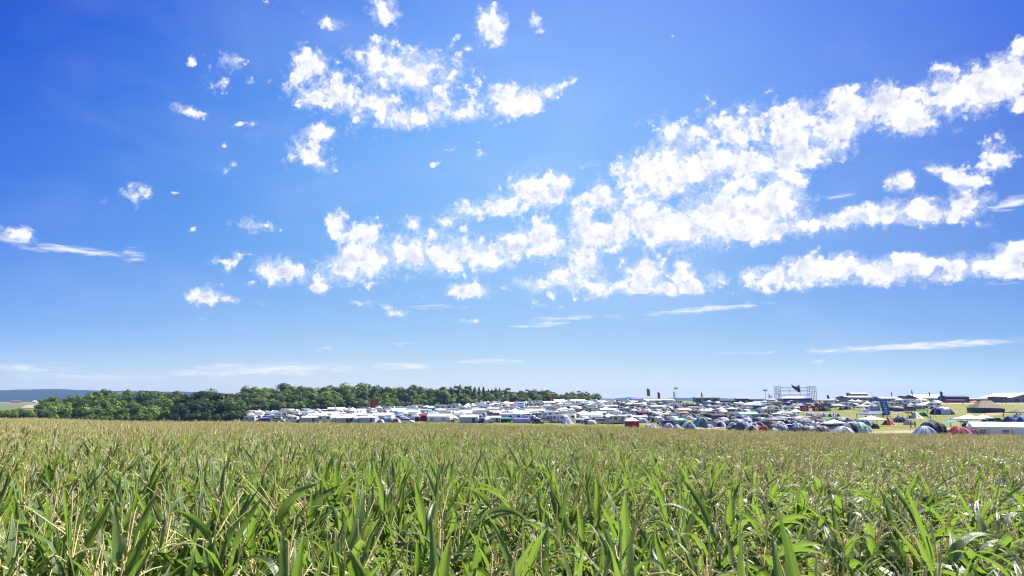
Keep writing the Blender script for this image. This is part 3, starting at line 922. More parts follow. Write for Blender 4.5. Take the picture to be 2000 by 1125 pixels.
def mast(px, py, top, label):
    x, y, r = hit(px, py)
    s = r / 1351.0
    o = bpy.data.objects.new('floodlight_mast', None)
    COLN.objects.link(o)
    o.location = (x, y, gz(x, y) - .05)
    o.rotation_euler = (0, 0, 0)
    H = (py - top) * s
    link('pole', MB().tube([(0, 0, 0), (0, 0, H)], .13, 8, r1=.1).mesh('pole'), o, [mat('metal', 'grey')])
    link('crossbar', MB().box(-.85, .85, -.06, .06, H - .06, H + .06).mesh('crossbar'), o, [mat('metal', 'charcoal')])
    for dx in (-.62, .62):
        link('lamp', MB().box(dx - .4, dx + .4, -.3, .3, H + .08, H + .9, ty=.15).mesh('lamp'), o, [mat('matte', 'charcoal')])
    tag(o, label, 'floodlight', 'floodlight masts on the ridge')
    PLACED.append(dict(o=o, phrase='', px=px, py=top, label=label, anchor=None, fam='mast'))


mast(1321, 790, 760, 'floodlight mast against the sky right of the white hall roofs')
mast(1496, 790, 764, 'floodlight mast against the sky just left of the scaffold stage')

# tall blue banner with pale marks
x, y, r = hit(1732, 811)
s = r / 1351.0
o = bpy.data.objects.new('banner', None)
COLN.objects.link(o)
o.location = (x, y, gz(x, y) - .03)
o.rotation_euler = (0, R(-9), 0)
bh, bw = 31 * s, 14 * s
link('cloth', MB().box(-bw / 2, bw / 2, -.12, .12, 0.02 * bh, bh, tx=.12).mesh('cloth'), o, [mat('fabric', 'blue')])
mk = MB()
for z, w, hh, dx in ((.86, .42, .035, -.05), (.80, .10, .07, .04), (.70, .34, .045, -.02), (.64, .10, .05, -.10), (.56, .38, .035, 0), (.50, .12, .05, .12), (.42, .34, .05, .02), (.33, .1, .06, -.06), (.27, .36, .035, .04), (.18, .30, .06, .03), (.10, .4, .03, .02)):
    mk.box((dx - w / 2) * bw, (dx + w / 2) * bw, -.15, -.122, z * bh - hh * bh / 2, z * bh + hh * bh / 2)
link('lettering', mk.mesh('lettering'), o, [mat('fabric', 'white')])
link('pole', MB().tube([(-bw / 2 - .05, 0, 0), (-bw / 2 - .05, 0, bh * 1.02)], .07, 6).mesh('pole'), o, [mat('metal', 'charcoal')])
tag(o, 'tall blue banner with pale upright lettering leaning on the meadow', 'banner')
PLACED.append(dict(o=o, phrase='', px=1730, py=795, label=o['label'], anchor='the tall blue banner', fam='banner'))

# two red cloth screens with white emblems
for px, w, lab, star in ((1571, 17, 'red cloth screen with a white crescent beside the orange and yellow dome', False), (1595, 16, 'red cloth screen with a white roundel left of the dark green dome', True)):
    x, y, r = hit(px, 803)
    s = r / 1351.0
    o = bpy.data.objects.new('cloth_screen', None)
    COLN.objects.link(o)
    o.location = (x, y, gz(x, y) - .03)
    o.rotation_euler = (0, 0, 0)
    W, H = w * s, 10.5 * s
    link('cloth', MB().box(-W / 2, W / 2, -.05, .05, .03, H, tx=.1).mesh('cloth'), o, [mat('fabric', 'red')])
    for sx in (-1, 1):
        link('pole', MB().tube([(sx * W / 2, .08, 0), (sx * W / 2, .08, H * 1.08)], .05, 6).mesh('pole'), o, [mat('metal', 'brown')])
    e = MB()
    cz, rr = H * .42, H * .32
    if star:
        n = 20
        vs = [(q * math.cos(2 * PI * k / n), yy, cz + q * math.sin(2 * PI * k / n)) for yy in (-.09, -.052) for q in (rr * .42, rr) for k in range(n)]
        fs = []
        for k in range(n):
            k2 = (k + 1) % n
            fs += [(k, k2, n + k2, n + k), (n + k, n + k2, 3 * n + k2, 3 * n + k), (2 * n + k, 2 * n + k2, k2, k)]
        e.add(vs, fs)
        e.disc(0, -.088, -.054, cz, rr * .2, 8)
    else:
        n = 14
        pts = [(rr * math.cos(a), cz + rr * math.sin(a)) for a in [R(150) + R(240) * k / n for k in range(n + 1)]]
        inn = [(.72 * rr * math.cos(a), cz + .28 * rr + .72 * rr * math.sin(a)) for a in [R(160) + R(220) * k / n for k in range(n + 1)]]
        vs = [(p[0], yy, p[1]) for yy in (-.09, -.052) for row in (pts, inn) for p in row]
        q = n + 1
        fs = []
        for k in range(n):
            fs += [(k, k + 1, q + k + 1, q + k), (k, 2 * q + k, 2 * q + k + 1, k + 1)]
        e.add(vs, fs)
        e.box(-rr * .25, rr * .7, -.085, -.055, cz + rr * .75, cz + rr * .98)
    link('emblem', e.mesh('emblem'), o, [mat('fabric', 'white')])
    tag(o, lab, 'screen', 'red emblem screens')
    PLACED.append(dict(o=o, phrase='', px=px, py=797, label=lab, anchor=('the red crescent screen' if not star else 'the red roundel screen'), fam='screen'))
    FOOT.append((x, y, W / 2))

# ------------------------------------------------------------------ scaffold stage
sx0, sx1, sbase, stop = 1513, 1592, 786.5, 755
xm, ym, rm = hit((sx0 + sx1) / 2, sbase)
s = rm / 1351.0
st = bpy.data.objects.new('scaffold_stage', None)
COLN.objects.link(st)
st.location = (xm, ym, gz(xm, ym) - .05)
st.rotation_euler = (0, 0, 0)
W, H, Dp = (sx1 - sx0) * s, (sbase - stop) * s, 16 * s
u = lambda px: (px - (sx0 + sx1) / 2) * s
v = lambda py: (sbase - py) * s
th = .10
SCM = [mat('metal', 'silver')]
for (a, b) in ((1513, 1523), (1579, 1592)):
    t = MB()
    xs = [u(a), (u(a) + u(b)) / 2, u(b)]
    for x in xs:
        for yy in (-Dp / 2, -Dp / 2 + 2.6):
            t.box(x - th, x + th, yy - th, yy + th, 0, H)
    nl = 7
    for k in range(1, nl + 1):
        z = H * k / nl
        for yy in (-Dp / 2, -Dp / 2 + 2.6):
            t.box(xs[0] + th, xs[2] - th, yy - .08, yy + .08, z - .16, z - .02)
        for x in (xs[0], xs[2]):
            t.box(x - .07, x + .07, -Dp / 2 + th, -Dp / 2 + 2.6 - th, z - .22, z - .14)
        if k % 2:
            t.tube([(xs[0], -Dp / 2 - .12, z - H / nl), (xs[2], -Dp / 2 - .12, z)], 0.07, 5)
        else:
            t.tube([(xs[2], -Dp / 2 - .12, z - H / nl), (xs[0], -Dp / 2 - .12, z)], .07, 5)
    link('tower', t.mesh('tower'), st, SCM)
for py, pa, pb in ((757.5, 1522, 1582), (763.5, 1522, 1580), (771.5, 1516, 1580)):
    t = MB()
    z = v(py)
    for dz in (-.24, .24):
        t.box(u(pa), u(pb), -Dp / 2 - .34, -Dp / 2 - .2, z + dz - .09, z + dz + .09)
    k = int((u(pb) - u(pa)) / .9)
    for i in range(k):
        xa = u(pa) + (u(pb) - u(pa)) * i / k
        xb = u(pa) + (u(pb) - u(pa)) * (i + 1) / k
        t.tube([(xa, -Dp / 2 - .27, z + (-.18 if i % 2 else .18)), (xb, -Dp / 2 - .27, z + (.18 if i % 2 else -.18))], .04, 4)
    link('beam', t.mesh('beam'), st, SCM)
for px in (1540, 1561, 1574):
    link('post', MB().box(u(px) - .06, u(px) + .06, -Dp / 2 - .18, -Dp / 2 - .06, v(780), H * .97).mesh('post'), st, SCM)
rf = MB()
zz = v(778)
rf.add([(u(1526), -Dp / 2 - 1, zz), (u(1580), -Dp / 2 - 1, zz), (u(1580), Dp / 2, zz), (u(1526), Dp / 2, zz), (u(1543), -1, v(773.5)), (u(1563), -1, v(773.5)), (u(1563), 2, v(773.5)), (u(1543), 2, v(773.5)),
        (u(1526), -Dp / 2 - 1, zz - .5), (u(1580), -Dp / 2 - 1, zz - .5), (u(1580), Dp / 2, zz - .5), (u(1526), Dp / 2, zz - .5)],
       [(0, 1, 5, 4), (1, 2, 6, 5), (2, 3, 7, 6), (3, 0, 4, 7), (4, 5, 6, 7), (8, 9, 1, 0), (9, 10, 2, 1), (10, 11, 3, 2), (11, 8, 0, 3), (11, 10, 9, 8)])
link('roof', rf.mesh('roof'), st, [mat('fabric', 'white')])
link('fascia', MB().box(u(1526), u(1580), -Dp / 2 - 1.3, -Dp / 2 - 1.02, zz - 1.0, zz - .1).mesh('fascia'), st, [mat('matte', 'navy')])
link('backdrop', MB().box(u(1514), u(1586), -Dp / 2 + 2.9, -Dp / 2 + 3.1, 0, v(779.2)).mesh('backdrop'), st, [mat('fabric', 'purple')])
fp = MB()
rs = random.Random(3)
for k in range(12):
    xa = u(1514 + k * 6 + .4)
    fp.box(xa, xa + 5 * s, -Dp / 2 - .6, -Dp / 2 - .45, 0, v(780.8 - rs.random() * 1.2))
link('side_panel', fp.mesh('side_panel'), st, [mat('fabric', 'purple')])
BIRD = [(1543, 751.4), (1545.5, 752.6), (1548.5, 754.6), (1551, 755), (1553.3, 755), (1555.2, 757), (1555.8, 753.3), (1559.3, 752.4), (1558.8, 757.5), (1560.2, 760.8), (1559.3, 763), (1560.4, 766.8), (1556.5, 766.2), (1553, 763), (1549.5, 760.6), (1546.5, 758.6), (1545, 755.6)]
link('emblem', MB().prof([(u(a), v(b)) for a, b in BIRD], -Dp / 2 - .95, -Dp / 2 - .55).mesh('emblem'), st, [mat('matte', 'black')])
tag(st, 'open scaffold stage with a black bird emblem and purple screens on the ridge', 'stage')
PLACED.append(dict(o=st, phrase='', px=1552, py=770, label=st['label'], anchor='the scaffold stage', fam='stage'))
FOOT.append((xm, ym, W / 2))


# ------------------------------------------------------------------ ridge: halls, sheds, trucks, marquee roofs
def hall(name, px0, px1, py, hw, hr, wall, roofc, label, cat, depth=14, gable_front=False, wins=4, r=None, anchor=None, mono=False):
    if r is None:
        x, y, r = hit((px0 + px1) / 2, py)
    else:
        x, y = polar((px0 + px1) / 2, r)
    s = r / 1351.0
    o = bpy.data.objects.new(name, None)
    COLN.objects.link(o)
    o.location = (x, y, gz(x, y) - .1)
    o.rotation_euler = (0, 0, 0)
    W, a, b = (px1 - px0) * s, hw * s, hr * s
    if gable_front:
        wm = MB().prof([(-W / 2, 0), (W / 2, 0), (W / 2, a), (0, b - .1), (-W / 2, a)], -depth / 2, depth / 2)
        rm_ = MB()
        for sg in (-1, 1):
            rm_.prof([(0, b), (sg * (W / 2 + .5), a - .1), (sg * (W / 2 + .5), a + .15), (0, b + .25)], -depth / 2 - .5, depth / 2 + .5)
    else:
        wm = MB().box(-W / 2, W / 2, -depth / 2, depth / 2, 0, a)
        rm_ = MB()
        rr = [(-depth / 2 - .4, a + .01), (0, b), (depth / 2 + .4, a + .01), (depth / 2 + .4, a + .22), (0, b + .22), (-depth / 2 - .4, a + .22)]
        vs = [(xx, p[0], p[1]) for xx in (-W / 2 - .3, W / 2 + .3) for p in rr]
        fs = [(k, (k + 1) % 6, 6 + (k + 1) % 6, 6 + k) for k in range(6)] + [(5, 4, 3, 2, 1, 0), (6, 7, 8, 9, 10, 11)]
        rm_.add(vs, fs)
    link('wall', wm.mesh('wall'), o, [mat('matte', wall)])
    link('roof', rm_.mesh('roof'), o, [mat('matte', roofc)])
    for k in range(wins):
        xx = -W / 2 + W * (k + .5) / wins
        link('door' if k == 0 else 'window', MB().box(xx - W / wins * .28, xx + W / wins * .28, -depth / 2 - .06, -depth / 2 - .01, 0 if k == 0 else a * .3, a * .75).mesh('window'), o, [mat('glass', 'glass') if k else mat('matte', 'charcoal')])
    tag(o, label, cat)
    PLACED.append(dict(o=o, phrase='', px=(px0 + px1) / 2, py=py - hw, label=label, anchor=anchor, fam='hall'))
    FOOT.append((x, y, W / 2))
    return o


hall('hall', 1944, 2012, 786, 9, 18, 'grey', 'pale grey', 'grey gabled hall with a pale roof on the ridge at the right edge', 'hall', 30, True, 4, anchor='the grey gabled hall')
hall('annex', 1941, 1956, 786.6, 11, 11.6, 'brown', 'charcoal', 'low brown annex at the left of the grey gabled hall', 'building', 10, False, 3)
hall('shed', 1884, 1938, 786, 6, 7.5, 'grey', 'grey', 'long low grey shed left of the grey gabled hall', 'shed', 12, False, 6)
hall('stage_truck', 1841, 1884, 786.5, 11, 13.5, 'navy', 'navy', 'navy stage truck with red counters near the right of the ridge', 'stage', 9, False, 5, anchor='the navy stage truck')
hall('market_counter', 1848, 1882, 786.9, 5, 5.8, 'rust', 'dark red', 'rust red counter in front of the navy stage truck', 'counter', 3, False, 5)
hall('marquee', 1777, 1829, 786, 8, 15, 'pale grey', 'white', 'big white hall tent on the ridge right of the tall blue banner', 'marquee', 20, False, 5, anchor='the big white hall tent')
hall('terraced_hall', 1645, 1692, 786.5, 10, 13, 'grey', 'pale grey', 'long grey terraced hall on the ridge right of the scaffold stage', 'hall', 16, False, 5, anchor='the grey terraced hall')
hall('hall', 1659, 1690, 785.2, 15.5, 17.5, 'grey', 'pale grey', 'raised upper storey standing behind the grey terraced hall', 'hall', 8, False, 4)
hall('shed', 1694, 1708, 786.5, 11, 12, 'grey', 'charcoal', 'small grey shed right of the grey terraced hall', 'shed', 8, False, 2)
hall('shed', 1714, 1752, 786.5, 8, 9.5, 'grey', 'pale grey', 'long grey shed behind the tall blue banner', 'shed', 10, False, 4)
hall('shed', 1761, 1779, 785.5, 11, 12, 'dark green', 'charcoal', 'dark green shed between the long grey shed and the big white hall tent', 'shed', 8, False, 2)
hall('marquee', 1257, 1313, 787, 5, 7.5, 'pale grey', 'white', 'long white hall tent under the tall green flag', 'marquee', 14, False, 6, anchor='the long white hall tent')
hall('marquee', 1230, 1262, 789, 4, 6, 'pale grey', 'white', 'low white hall tent left of the long white hall tent', 'marquee', 12, False, 4)
hall('shed', 1232, 1250, 784, 4, 5.5, 'navy', 'purple', 'dark purple shed behind the low white hall tent', 'shed', 10, False, 2)
hall('trailer', 1355, 1404, 785.5, 9, 9.6, 'grey', 'pale grey', 'long pale grey trailer on the ridge above the tent field', 'trailer', 4, False, 3, anchor='the long grey trailer')
hall('trailer', 1436, 1460, 786, 7.5, 8.2, 'charcoal', 'pale grey', 'dark trailer with a pale top right of the long grey trailer', 'trailer', 4, False, 2)
hall('shed', 1462, 1491, 786, 5.5, 6.5, 'brown', 'charcoal', 'long dark brown shed left of the floodlight mast by the stage', 'shed', 5, False, 4)
hall('shed', 1404, 1434, 786.5, 4, 5, 'charcoal', 'charcoal', 'low charcoal shed between the two trailers on the ridge', 'shed', 5, False, 3)
hall('farmhouse', 24, 42, 783, 2.2, 4.4, 'brown', 'rust', 'far brown farmhouse with a rust roof on the left horizon', 'house', 20, False, 3, r=2600)
hall('barn', 66, 74, 783, 2, 4, 'white', 'white', 'tiny white barn right of the far farmhouse', 'barn', 15, False, 2, r=2600)
for px, w, lab in ((1507, 18, 'white pagoda tent left of the scaffold stage'), (1620, 15, 'white pagoda tent right of the scaffold stage'), (1632, 12, 'smaller white pagoda tent right of the taller pagoda by the stage')):
    at('pagoda tent', px, 787.5, w, 'white', 'pale grey', 'lavender', label=lab, hpx=w * .85)

# ------------------------------------------------------------------ people
def person_mesh(stride):
    pts = {'pel': (0, 0, .95), 'sp': (0, .01, 1.15), 'ch': (0, 0, 1.38), 'nk': (0, -.01, 1.53), 'hd': (0, -.03, 1.64), 'tp': (0, -.03, 1.75)}
    ed = [('pel', 'sp'), ('sp', 'ch'), ('ch', 'nk'), ('nk', 'hd'), ('hd', 'tp')]
    rad = {'pel': (.15, .11), 'sp': (.14, .10), 'ch': (.17, .11), 'nk': (.06, .06), 'hd': (.085, .10), 'tp': (.06, .07)}
    for s, nm in ((-1, 'l'), (1, 'r')):
        f = stride * s
        pts.update({nm + 'hip': (.09 * s, 0, .90), nm + 'kn': (.10 * s, -.05 - f * .18, .50), nm + 'an': (.10 * s, .02 - f * .30, .09), nm + 'toe': (.11 * s, -.16 - f * .30, .04),
                    nm + 'sh': (.19 * s, 0, 1.43), nm + 'el': (.25 * s, .04 + f * .12, 1.15), nm + 'wr': (.24 * s, -.06 + f * .2, .92), nm + 'ha': (.24 * s, -.09 + f * .22, .82)})
        rad.update({nm + 'hip': (.10, .10), nm + 'kn': (.065, .065), nm + 'an': (.045, .045), nm + 'toe': (.045, .03), nm + 'sh': (.065, .065), nm + 'el': (.045, .045), nm + 'wr': (.032, .03), nm + 'ha': (.04, .022)})
        ed += [('pel', nm + 'hip'), (nm + 'hip', nm + 'kn'), (nm + 'kn', nm + 'an'), (nm + 'an', nm + 'toe'), ('ch', nm + 'sh'), (nm + 'sh', nm + 'el'), (nm + 'el', nm + 'wr'), (nm + 'wr', nm + 'ha')]
    ks = list(pts)
    me = bpy.data.meshes.new('body')
    me.from_pydata([pts[k] for k in ks], [(ks.index(a), ks.index(b)) for a, b in ed], [])
    o = bpy.data.objects.new('body_source', me)
    COLN.objects.link(o)
    md = o.modifiers.new('skin', 'SKIN')
    for i, k in enumerate(ks):
        me.skin_vertices[0].data[i].radius = rad[k]
    me.skin_vertices[0].data[0].use_root = True
    sub = o.modifiers.new('sub', 'SUBSURF')
    sub.levels = sub.render_levels = 1
    dg = bpy.context.evaluated_depsgraph_get()
    out = bpy.data.meshes.new_from_object(o.evaluated_get(dg))
    bpy.data.objects.remove(o)
    out.name = 'body'
    for k in range(3):
        out.materials.append(None)
    for p in out.polygons:
        z = p.center[2]
        arm = abs(p.center[0]) > .205
        p.material_index = 0 if (z > 1.5 or (arm and z < 1.22) or z < .45 and stride > .5) else (2 if z < .98 else 1)
        p.use_smooth = True
    return out


PM = [person_mesh(.8), person_mesh(.15), person_mesh(.45)]
hairb = MB()
for j in range(6):
    pass
n = 10
hv = [(.098 * math.sin(a) * math.cos(b), -.02 + .115 * math.sin(a) * math.sin(b), 1.655 + .125 * math.cos(a)) for a in (.02, .5, 1.0, 1.5) for b in [2 * PI * k / n for k in range(n)]]
hf = [(j * n + k, (j + 1) * n + k, (j + 1) * n + (k + 1) % n, j * n + (k + 1) % n) for j in range(3) for k in range(n)] + [tuple(range(n))]
HAIR = hairb.add(hv, hf).mesh('hair')
for px, py, mi, top, leg, hair, rz, lab in (
        (1779.5, 838.5, 0, 'charcoal', 'slate', 'brown', .6, 'person in a charcoal top walking left of the large dark slate tunnel tent'),
        (1787.5, 836, 1, 'black', 'black', 'black', -.5, 'person dressed in black standing beside the large dark slate tunnel tent'),
        (1813, 821.5, 1, 'lavender', 'white', 'brown', .2, 'person in a lavender shirt below the bright green dome tent'),
        (1817.5, 821, 2, 'white', 'charcoal', 'black', -.4, 'person in a white shirt right of the one in a lavender shirt'),
        (1890, 806.5, 1, 'black', 'pale grey', 'black', .1, 'person in a black top and pale trousers left of the olive army tent'),
        (1895, 806, 2, 'charcoal', 'white', 'brown', .5, 'person in a charcoal top by the wall of the olive army tent'),
        (1267, 816, 2, 'rust', 'charcoal', 'brown', .3, 'person in a rust top on the grass left of the rust brown pyramid tent'),
        (1276, 815, 1, 'dark red', 'navy', 'black', -.3, 'person in a dark red top behind the rust brown pyramid tent'),
        (1425.5, 836.5, 2, 'charcoal', 'black', 'black', .9, 'person in dark clothes beside the sagging grey tarp'),
        (1541, 825, 1, 'navy', 'black', 'brown', .2, 'person in navy by the front of the wide cream gazebo'),
        (1812, 808.5, 2, 'brown', 'black', 'black', .6, 'person in a brown top behind the bright green dome tent')):
    x, y, r = hit(px, py)
    o = bpy.data.objects.new('person', None)
    COLN.objects.link(o)
    o.location = (x, y, gz(x, y) - .02)
    o.rotation_euler = (0, 0, rz)
    link('body', PM[mi], o, [mat('matte', 'skin'), mat('fabric', top), mat('fabric', leg)])
    link('hair', HAIR, o, [mat('matte', hair)])
    tag(o, lab, 'person', 'campers on foot')
    PLACED.append(dict(o=o, phrase='', px=px, py=py - 7, label=lab, anchor=None, fam='person'))

# ------------------------------------------------------------------ the packed rows of the camp
def free(x, y, rad):
    for (a, b, q) in FOOT:
        if (a - x) ** 2 + (b - y) ** 2 < ((q + rad) * .64) ** 2:
            return False
    return True


def fill(pxa, pxb, front, back, drow, dcol, kinds, seed, far=330, skip=()):
    rs = random.Random(seed)
    r0 = min(f for _, f in front)
    r1 = max(f for _, f in back)
    fi = lambda tab, p: float(np.interp(p, [t[0] for t in tab], [t[1] for t in tab]))
    r = r0
    n = 0
    while r < r1:
        dp = dcol * 1351.0 / r
        px = pxa + rs.random() * dp
        while px < pxb:
            rr = r + rs.uniform(-.25, .25) * drow
            if fi(front, px) <= rr <= fi(back, px) and not any(a < px < b for a, b in skip):
                x, y = polar(px, rr)
                k, cols = rs.choices([q[0] for q in kinds], [q[1] for q in kinds])[0], None
                cols = [q[2] for q in kinds if q[0] == k][0]
                c = rs.choice(cols)
                c1, c2, c3 = (c + (None, None))[:3] if isinstance(c, tuple) else (c, None, None)
                (W, D, H), _ = kind(k)
                rad = max(W, D) * .5
                if free(x, y, rad * .9):
                    rz = rs.choice([0, PI]) * (k in PAINTED) + rs.gauss(0, .28)
                    s = rs.uniform(.88, 1.18)
                    place(k, x, y, rz, (s * rs.uniform(.93, 1.07), s, s), c1, c2, c3, few=(rr > far),
                          phrase=(c1 if not c2 or c2 == c1 else c1 + ' and ' + c2) + ' ' + k.replace('wall tent', 'frame tent'))
                    n += 1
            px += dp * rs.uniform(.85, 1.3)
        r += drow * rs.uniform(.85, 1.15)
    return n


WH = [('pale grey', 'white'), ('white', 'pale grey'), ('white', 'cream'), ('white', 'lavender'), ('silver', 'blue'), ('cream', 'brown'), ('white', 'white'), ('white', 'silver'), ('cream', 'tan')]
TC = [('white', 'pale grey', 'charcoal'), ('white', 'light blue', 'black'), ('pale grey', 'white', 'slate'), ('cream', 'white', 'slate'), ('light blue', 'white', 'charcoal'), ('navy', 'light blue', 'slate'), ('dark red', 'mauve', 'charcoal'), ('olive', 'yellow green', 'dark green'), ('black', 'charcoal', 'grey'), ('blue', 'pale grey', 'navy'), ('olive', 'tan', 'black'), ('charcoal', 'grey', 'black'), ('slate', 'charcoal', 'black'), ('grey', 'pale grey', 'charcoal'), ('slate', 'pale grey', 'black'), ('white', 'pale grey', 'slate'), ('light blue', 'white', 'navy'), ('dark green', 'mint', 'black'), ('mint', 'white', 'slate'),
      ('charcoal', 'pale grey', 'black'), ('lavender', 'slate', 'charcoal'), ('dark blue', 'lavender', 'navy'), ('pale grey', 'white', 'charcoal'), ('teal', 'mint', 'slate'), ('grey', 'lavender', 'black'),
      ('mauve', 'pale grey', 'charcoal'), ('navy', 'white', 'black'), ('cream', 'white', 'brown'), ('white', 'mint', 'slate'), ('slate', 'navy', 'black'), ('lavender', 'white', 'slate')]
nA = fill(486, 1205, [(486, 292), (640, 283), (800, 268), (1000, 250), (1205, 236)], [(486, 388), (600, 408), (760, 430), (950, 456), (1205, 484)], 9.5, 6.0, [
    ('caravan', 19, WH), ('motorhome', 8, WH), ('gazebo', 20, [('white',), ('white',), ('white',), ('cream',), ('light blue',), ('pale grey',)]), ('marquee', 5, [('white', 'white'), ('white', 'lavender')]), ('van', 8, ['white', 'silver', 'white', 'navy', 'dark red']),
    ('car', 22, ['silver', 'charcoal', 'navy', 'white', 'slate', 'black']), ('wall tent', 9, [('white', 'pale grey', 'slate'), ('cream', 'tan', 'brown'), ('white', 'lavender', 'slate'), ('light blue', 'lavender'), ('pale grey', 'slate')]), ('tunnel tent', 9, TC), ('dome tent', 12, TC), ('pyramid tent', 3, TC)], 11)
nA2 = fill(484, 1205, [(484, 284), (640, 272), (800, 256), (1000, 240), (1205, 228)], [(484, 300), (640, 290), (800, 274), (1000, 257), (1205, 242)], 6.5, 5.2, [
    ('caravan', 16, WH), ('gazebo', 12, [('white',), ('white',), ('cream',)]), ('car', 12, ['silver', 'charcoal', 'navy', 'white', 'slate']), ('wall tent', 14, [('white', 'pale grey', 'slate'), ('white', 'lavender', 'slate'), ('white', 'white')]), ('tunnel tent', 8, TC), ('dome tent', 8, TC), ('van', 6, ['white', 'silver'])], 19, skip=((800, 866), (956, 1000), (1004, 1036), (1058, 1080), (1100, 1160)))
nB = fill(1203, 1555, [(1203, 236), (1300, 238), (1420, 226), (1555, 228)], [(1203, 480), (1350, 420), (1555, 398)], 9.6, 5.3, [
    ('dome tent', 34, TC), ('tunnel tent', 18, TC), ('gazebo', 6, [('white',), ('cream',), ('pale grey',), ('light blue',), ('slate',)]), ('pyramid tent', 5, TC), ('car', 12, ['silver', 'charcoal', 'navy', 'white', 'black']), ('van', 5, ['white', 'charcoal', 'silver']),
    ('caravan', 5, WH), ('wall tent', 5, TC), ('awning', 5, [('grey',), ('slate',), ('cream',)])], 23, 300)
nC = fill(1203, 1345, [(1203, 232), (1345, 232)], [(1203, 262), (1345, 258)], 9, 6, [('dome tent', 5, TC), ('tunnel tent', 4, TC)], 5)
nD = fill(1622, 1835, [(1622, 352), (1720, 345), (1752, 300), (1835, 322)], [(1622, 402), (1720, 402), (1835, 398)], 8.5, 5.4, [
    ('car', 30, ['silver', 'charcoal', 'navy', 'white', 'black', 'slate']), ('van', 10, ['white', 'charcoal', 'silver']), ('dome tent', 22, TC), ('tunnel tent', 10, TC), ('gazebo', 8, [('white',), ('cream',)]), ('caravan', 6, WH)], 31, 300)
nE = fill(1405, 1560, [(1405, 205), (1560, 208)], [(1405, 232), (1560, 232)], 7, 5, [('dome tent', 5, TC), ('tunnel tent', 4, TC), ('awning', 1, [('charcoal',)])], 8)
nF = fill(1555, 1640, [(1555, 352), (1640, 352)], [(1555, 392), (1640, 392)], 10, 6.0, [('car', 8, ['silver', 'charcoal', 'navy', 'white', 'black', 'dark red']), ('dome tent', 5, TC), ('van', 3, ['white', 'charcoal'])], 41)
nG = fill(1400, 1690, [(1400, 160), (1560, 152), (1690, 158)], [(1400, 205), (1560, 208), (1690, 212)], 7, 4.6, [('dome tent', 8, TC), ('tunnel tent', 3, TC), ('awning', 1, [('grey',), ('slate',)]), ('car', 1, ['charcoal'])], 61)
nH = fill(1290, 1400, [(1290, 182), (1400, 178)], [(1290, 228), (1400, 222)], 7, 5, [('dome tent', 8, TC), ('tunnel tent', 3, TC), ('awning', 1, [('slate',)])], 62)
rp = random.Random(4)
spots = [(rp.uniform(1586, 1616), rp.uniform(787.3, 790.5)) for _ in range(16)] + [(rp.uniform(1220, 1560), rp.uniform(800, 832)) for _ in range(26)] + [(rp.uniform(1600, 1830), rp.uniform(795, 834)) for _ in range(16)] + [(rp.uniform(1845, 1990), rp.uniform(788.2, 790)) for _ in range(8)]
for px, py in spots:
    x, y, r = hit(px, py)
    if not free(x, y, .1):
        continue
    c1, c2 = rp.choice(['charcoal', 'black', 'navy', 'white', 'red', 'slate', 'pink', 'brown']), rp.choice(['black', 'navy', 'charcoal', 'tan', 'slate'])
    o = bpy.data.objects.new('person', None)
    COLN.objects.link(o)
    o.location = (x, y, gz(x, y) - .02)
    o.rotation_euler = (0, 0, rp.uniform(-3, 3))
    link('body', rp.choice(PM), o, [mat('matte', 'skin'), mat('fabric', c1), mat('fabric', c2)])
    link('hair', HAIR, o, [mat('matte', rp.choice(['brown', 'black', 'tan']))])
    tag(o, None, 'person', 'campers on foot')
    PLACED.append(dict(o=o, phrase='person in a %s top' % c1, px=px, py=py - 5, label=None, anchor=None, fam='person'))
print('FILLED', nG, nH, nA2, nA, nB, nC, nD, nE, nF)

# ------------------------------------------------------------------ camping chairs and tables under the open roofs
def chair_parts():
    seat = MB().box(-.26, .26, -.24, .22, .40, .45).mesh('seat')
    back = MB().add([(-.26, .2, .46), (.26, .2, .46), (.26, .36, .95), (-.26, .36, .95), (-.26, .235, .46), (.26, .235, .46), (.26, .395, .95), (-.26, .395, .95)],
                    [(0, 1, 2, 3), (7, 6, 5, 4), (0, 4, 5, 1), (2, 6, 7, 3), (1, 5, 6, 2), (0, 3, 7, 4)]).mesh('backrest')
    fr = MB()
    for s in (-1, 1):
        fr.tube([(s * .24, -.22, 0), (s * .24, .2, .42)], .02, 4)
        fr.tube([(s * .27, .22, 0), (s * .27, -.2, .42)], .02, 4)
    return seat, back, fr.mesh('frame')


def table_parts():
    fr = [MB().tube([(sx * .5, sy * .3, 0), (sx * .5, sy * .3, .69)], .025, 4).mesh('leg') for sx in (-1, 1) for sy in (-1, 1)]
    return MB().box(-.6, .6, -.4, .4, .70, .74).mesh('tabletop'), fr


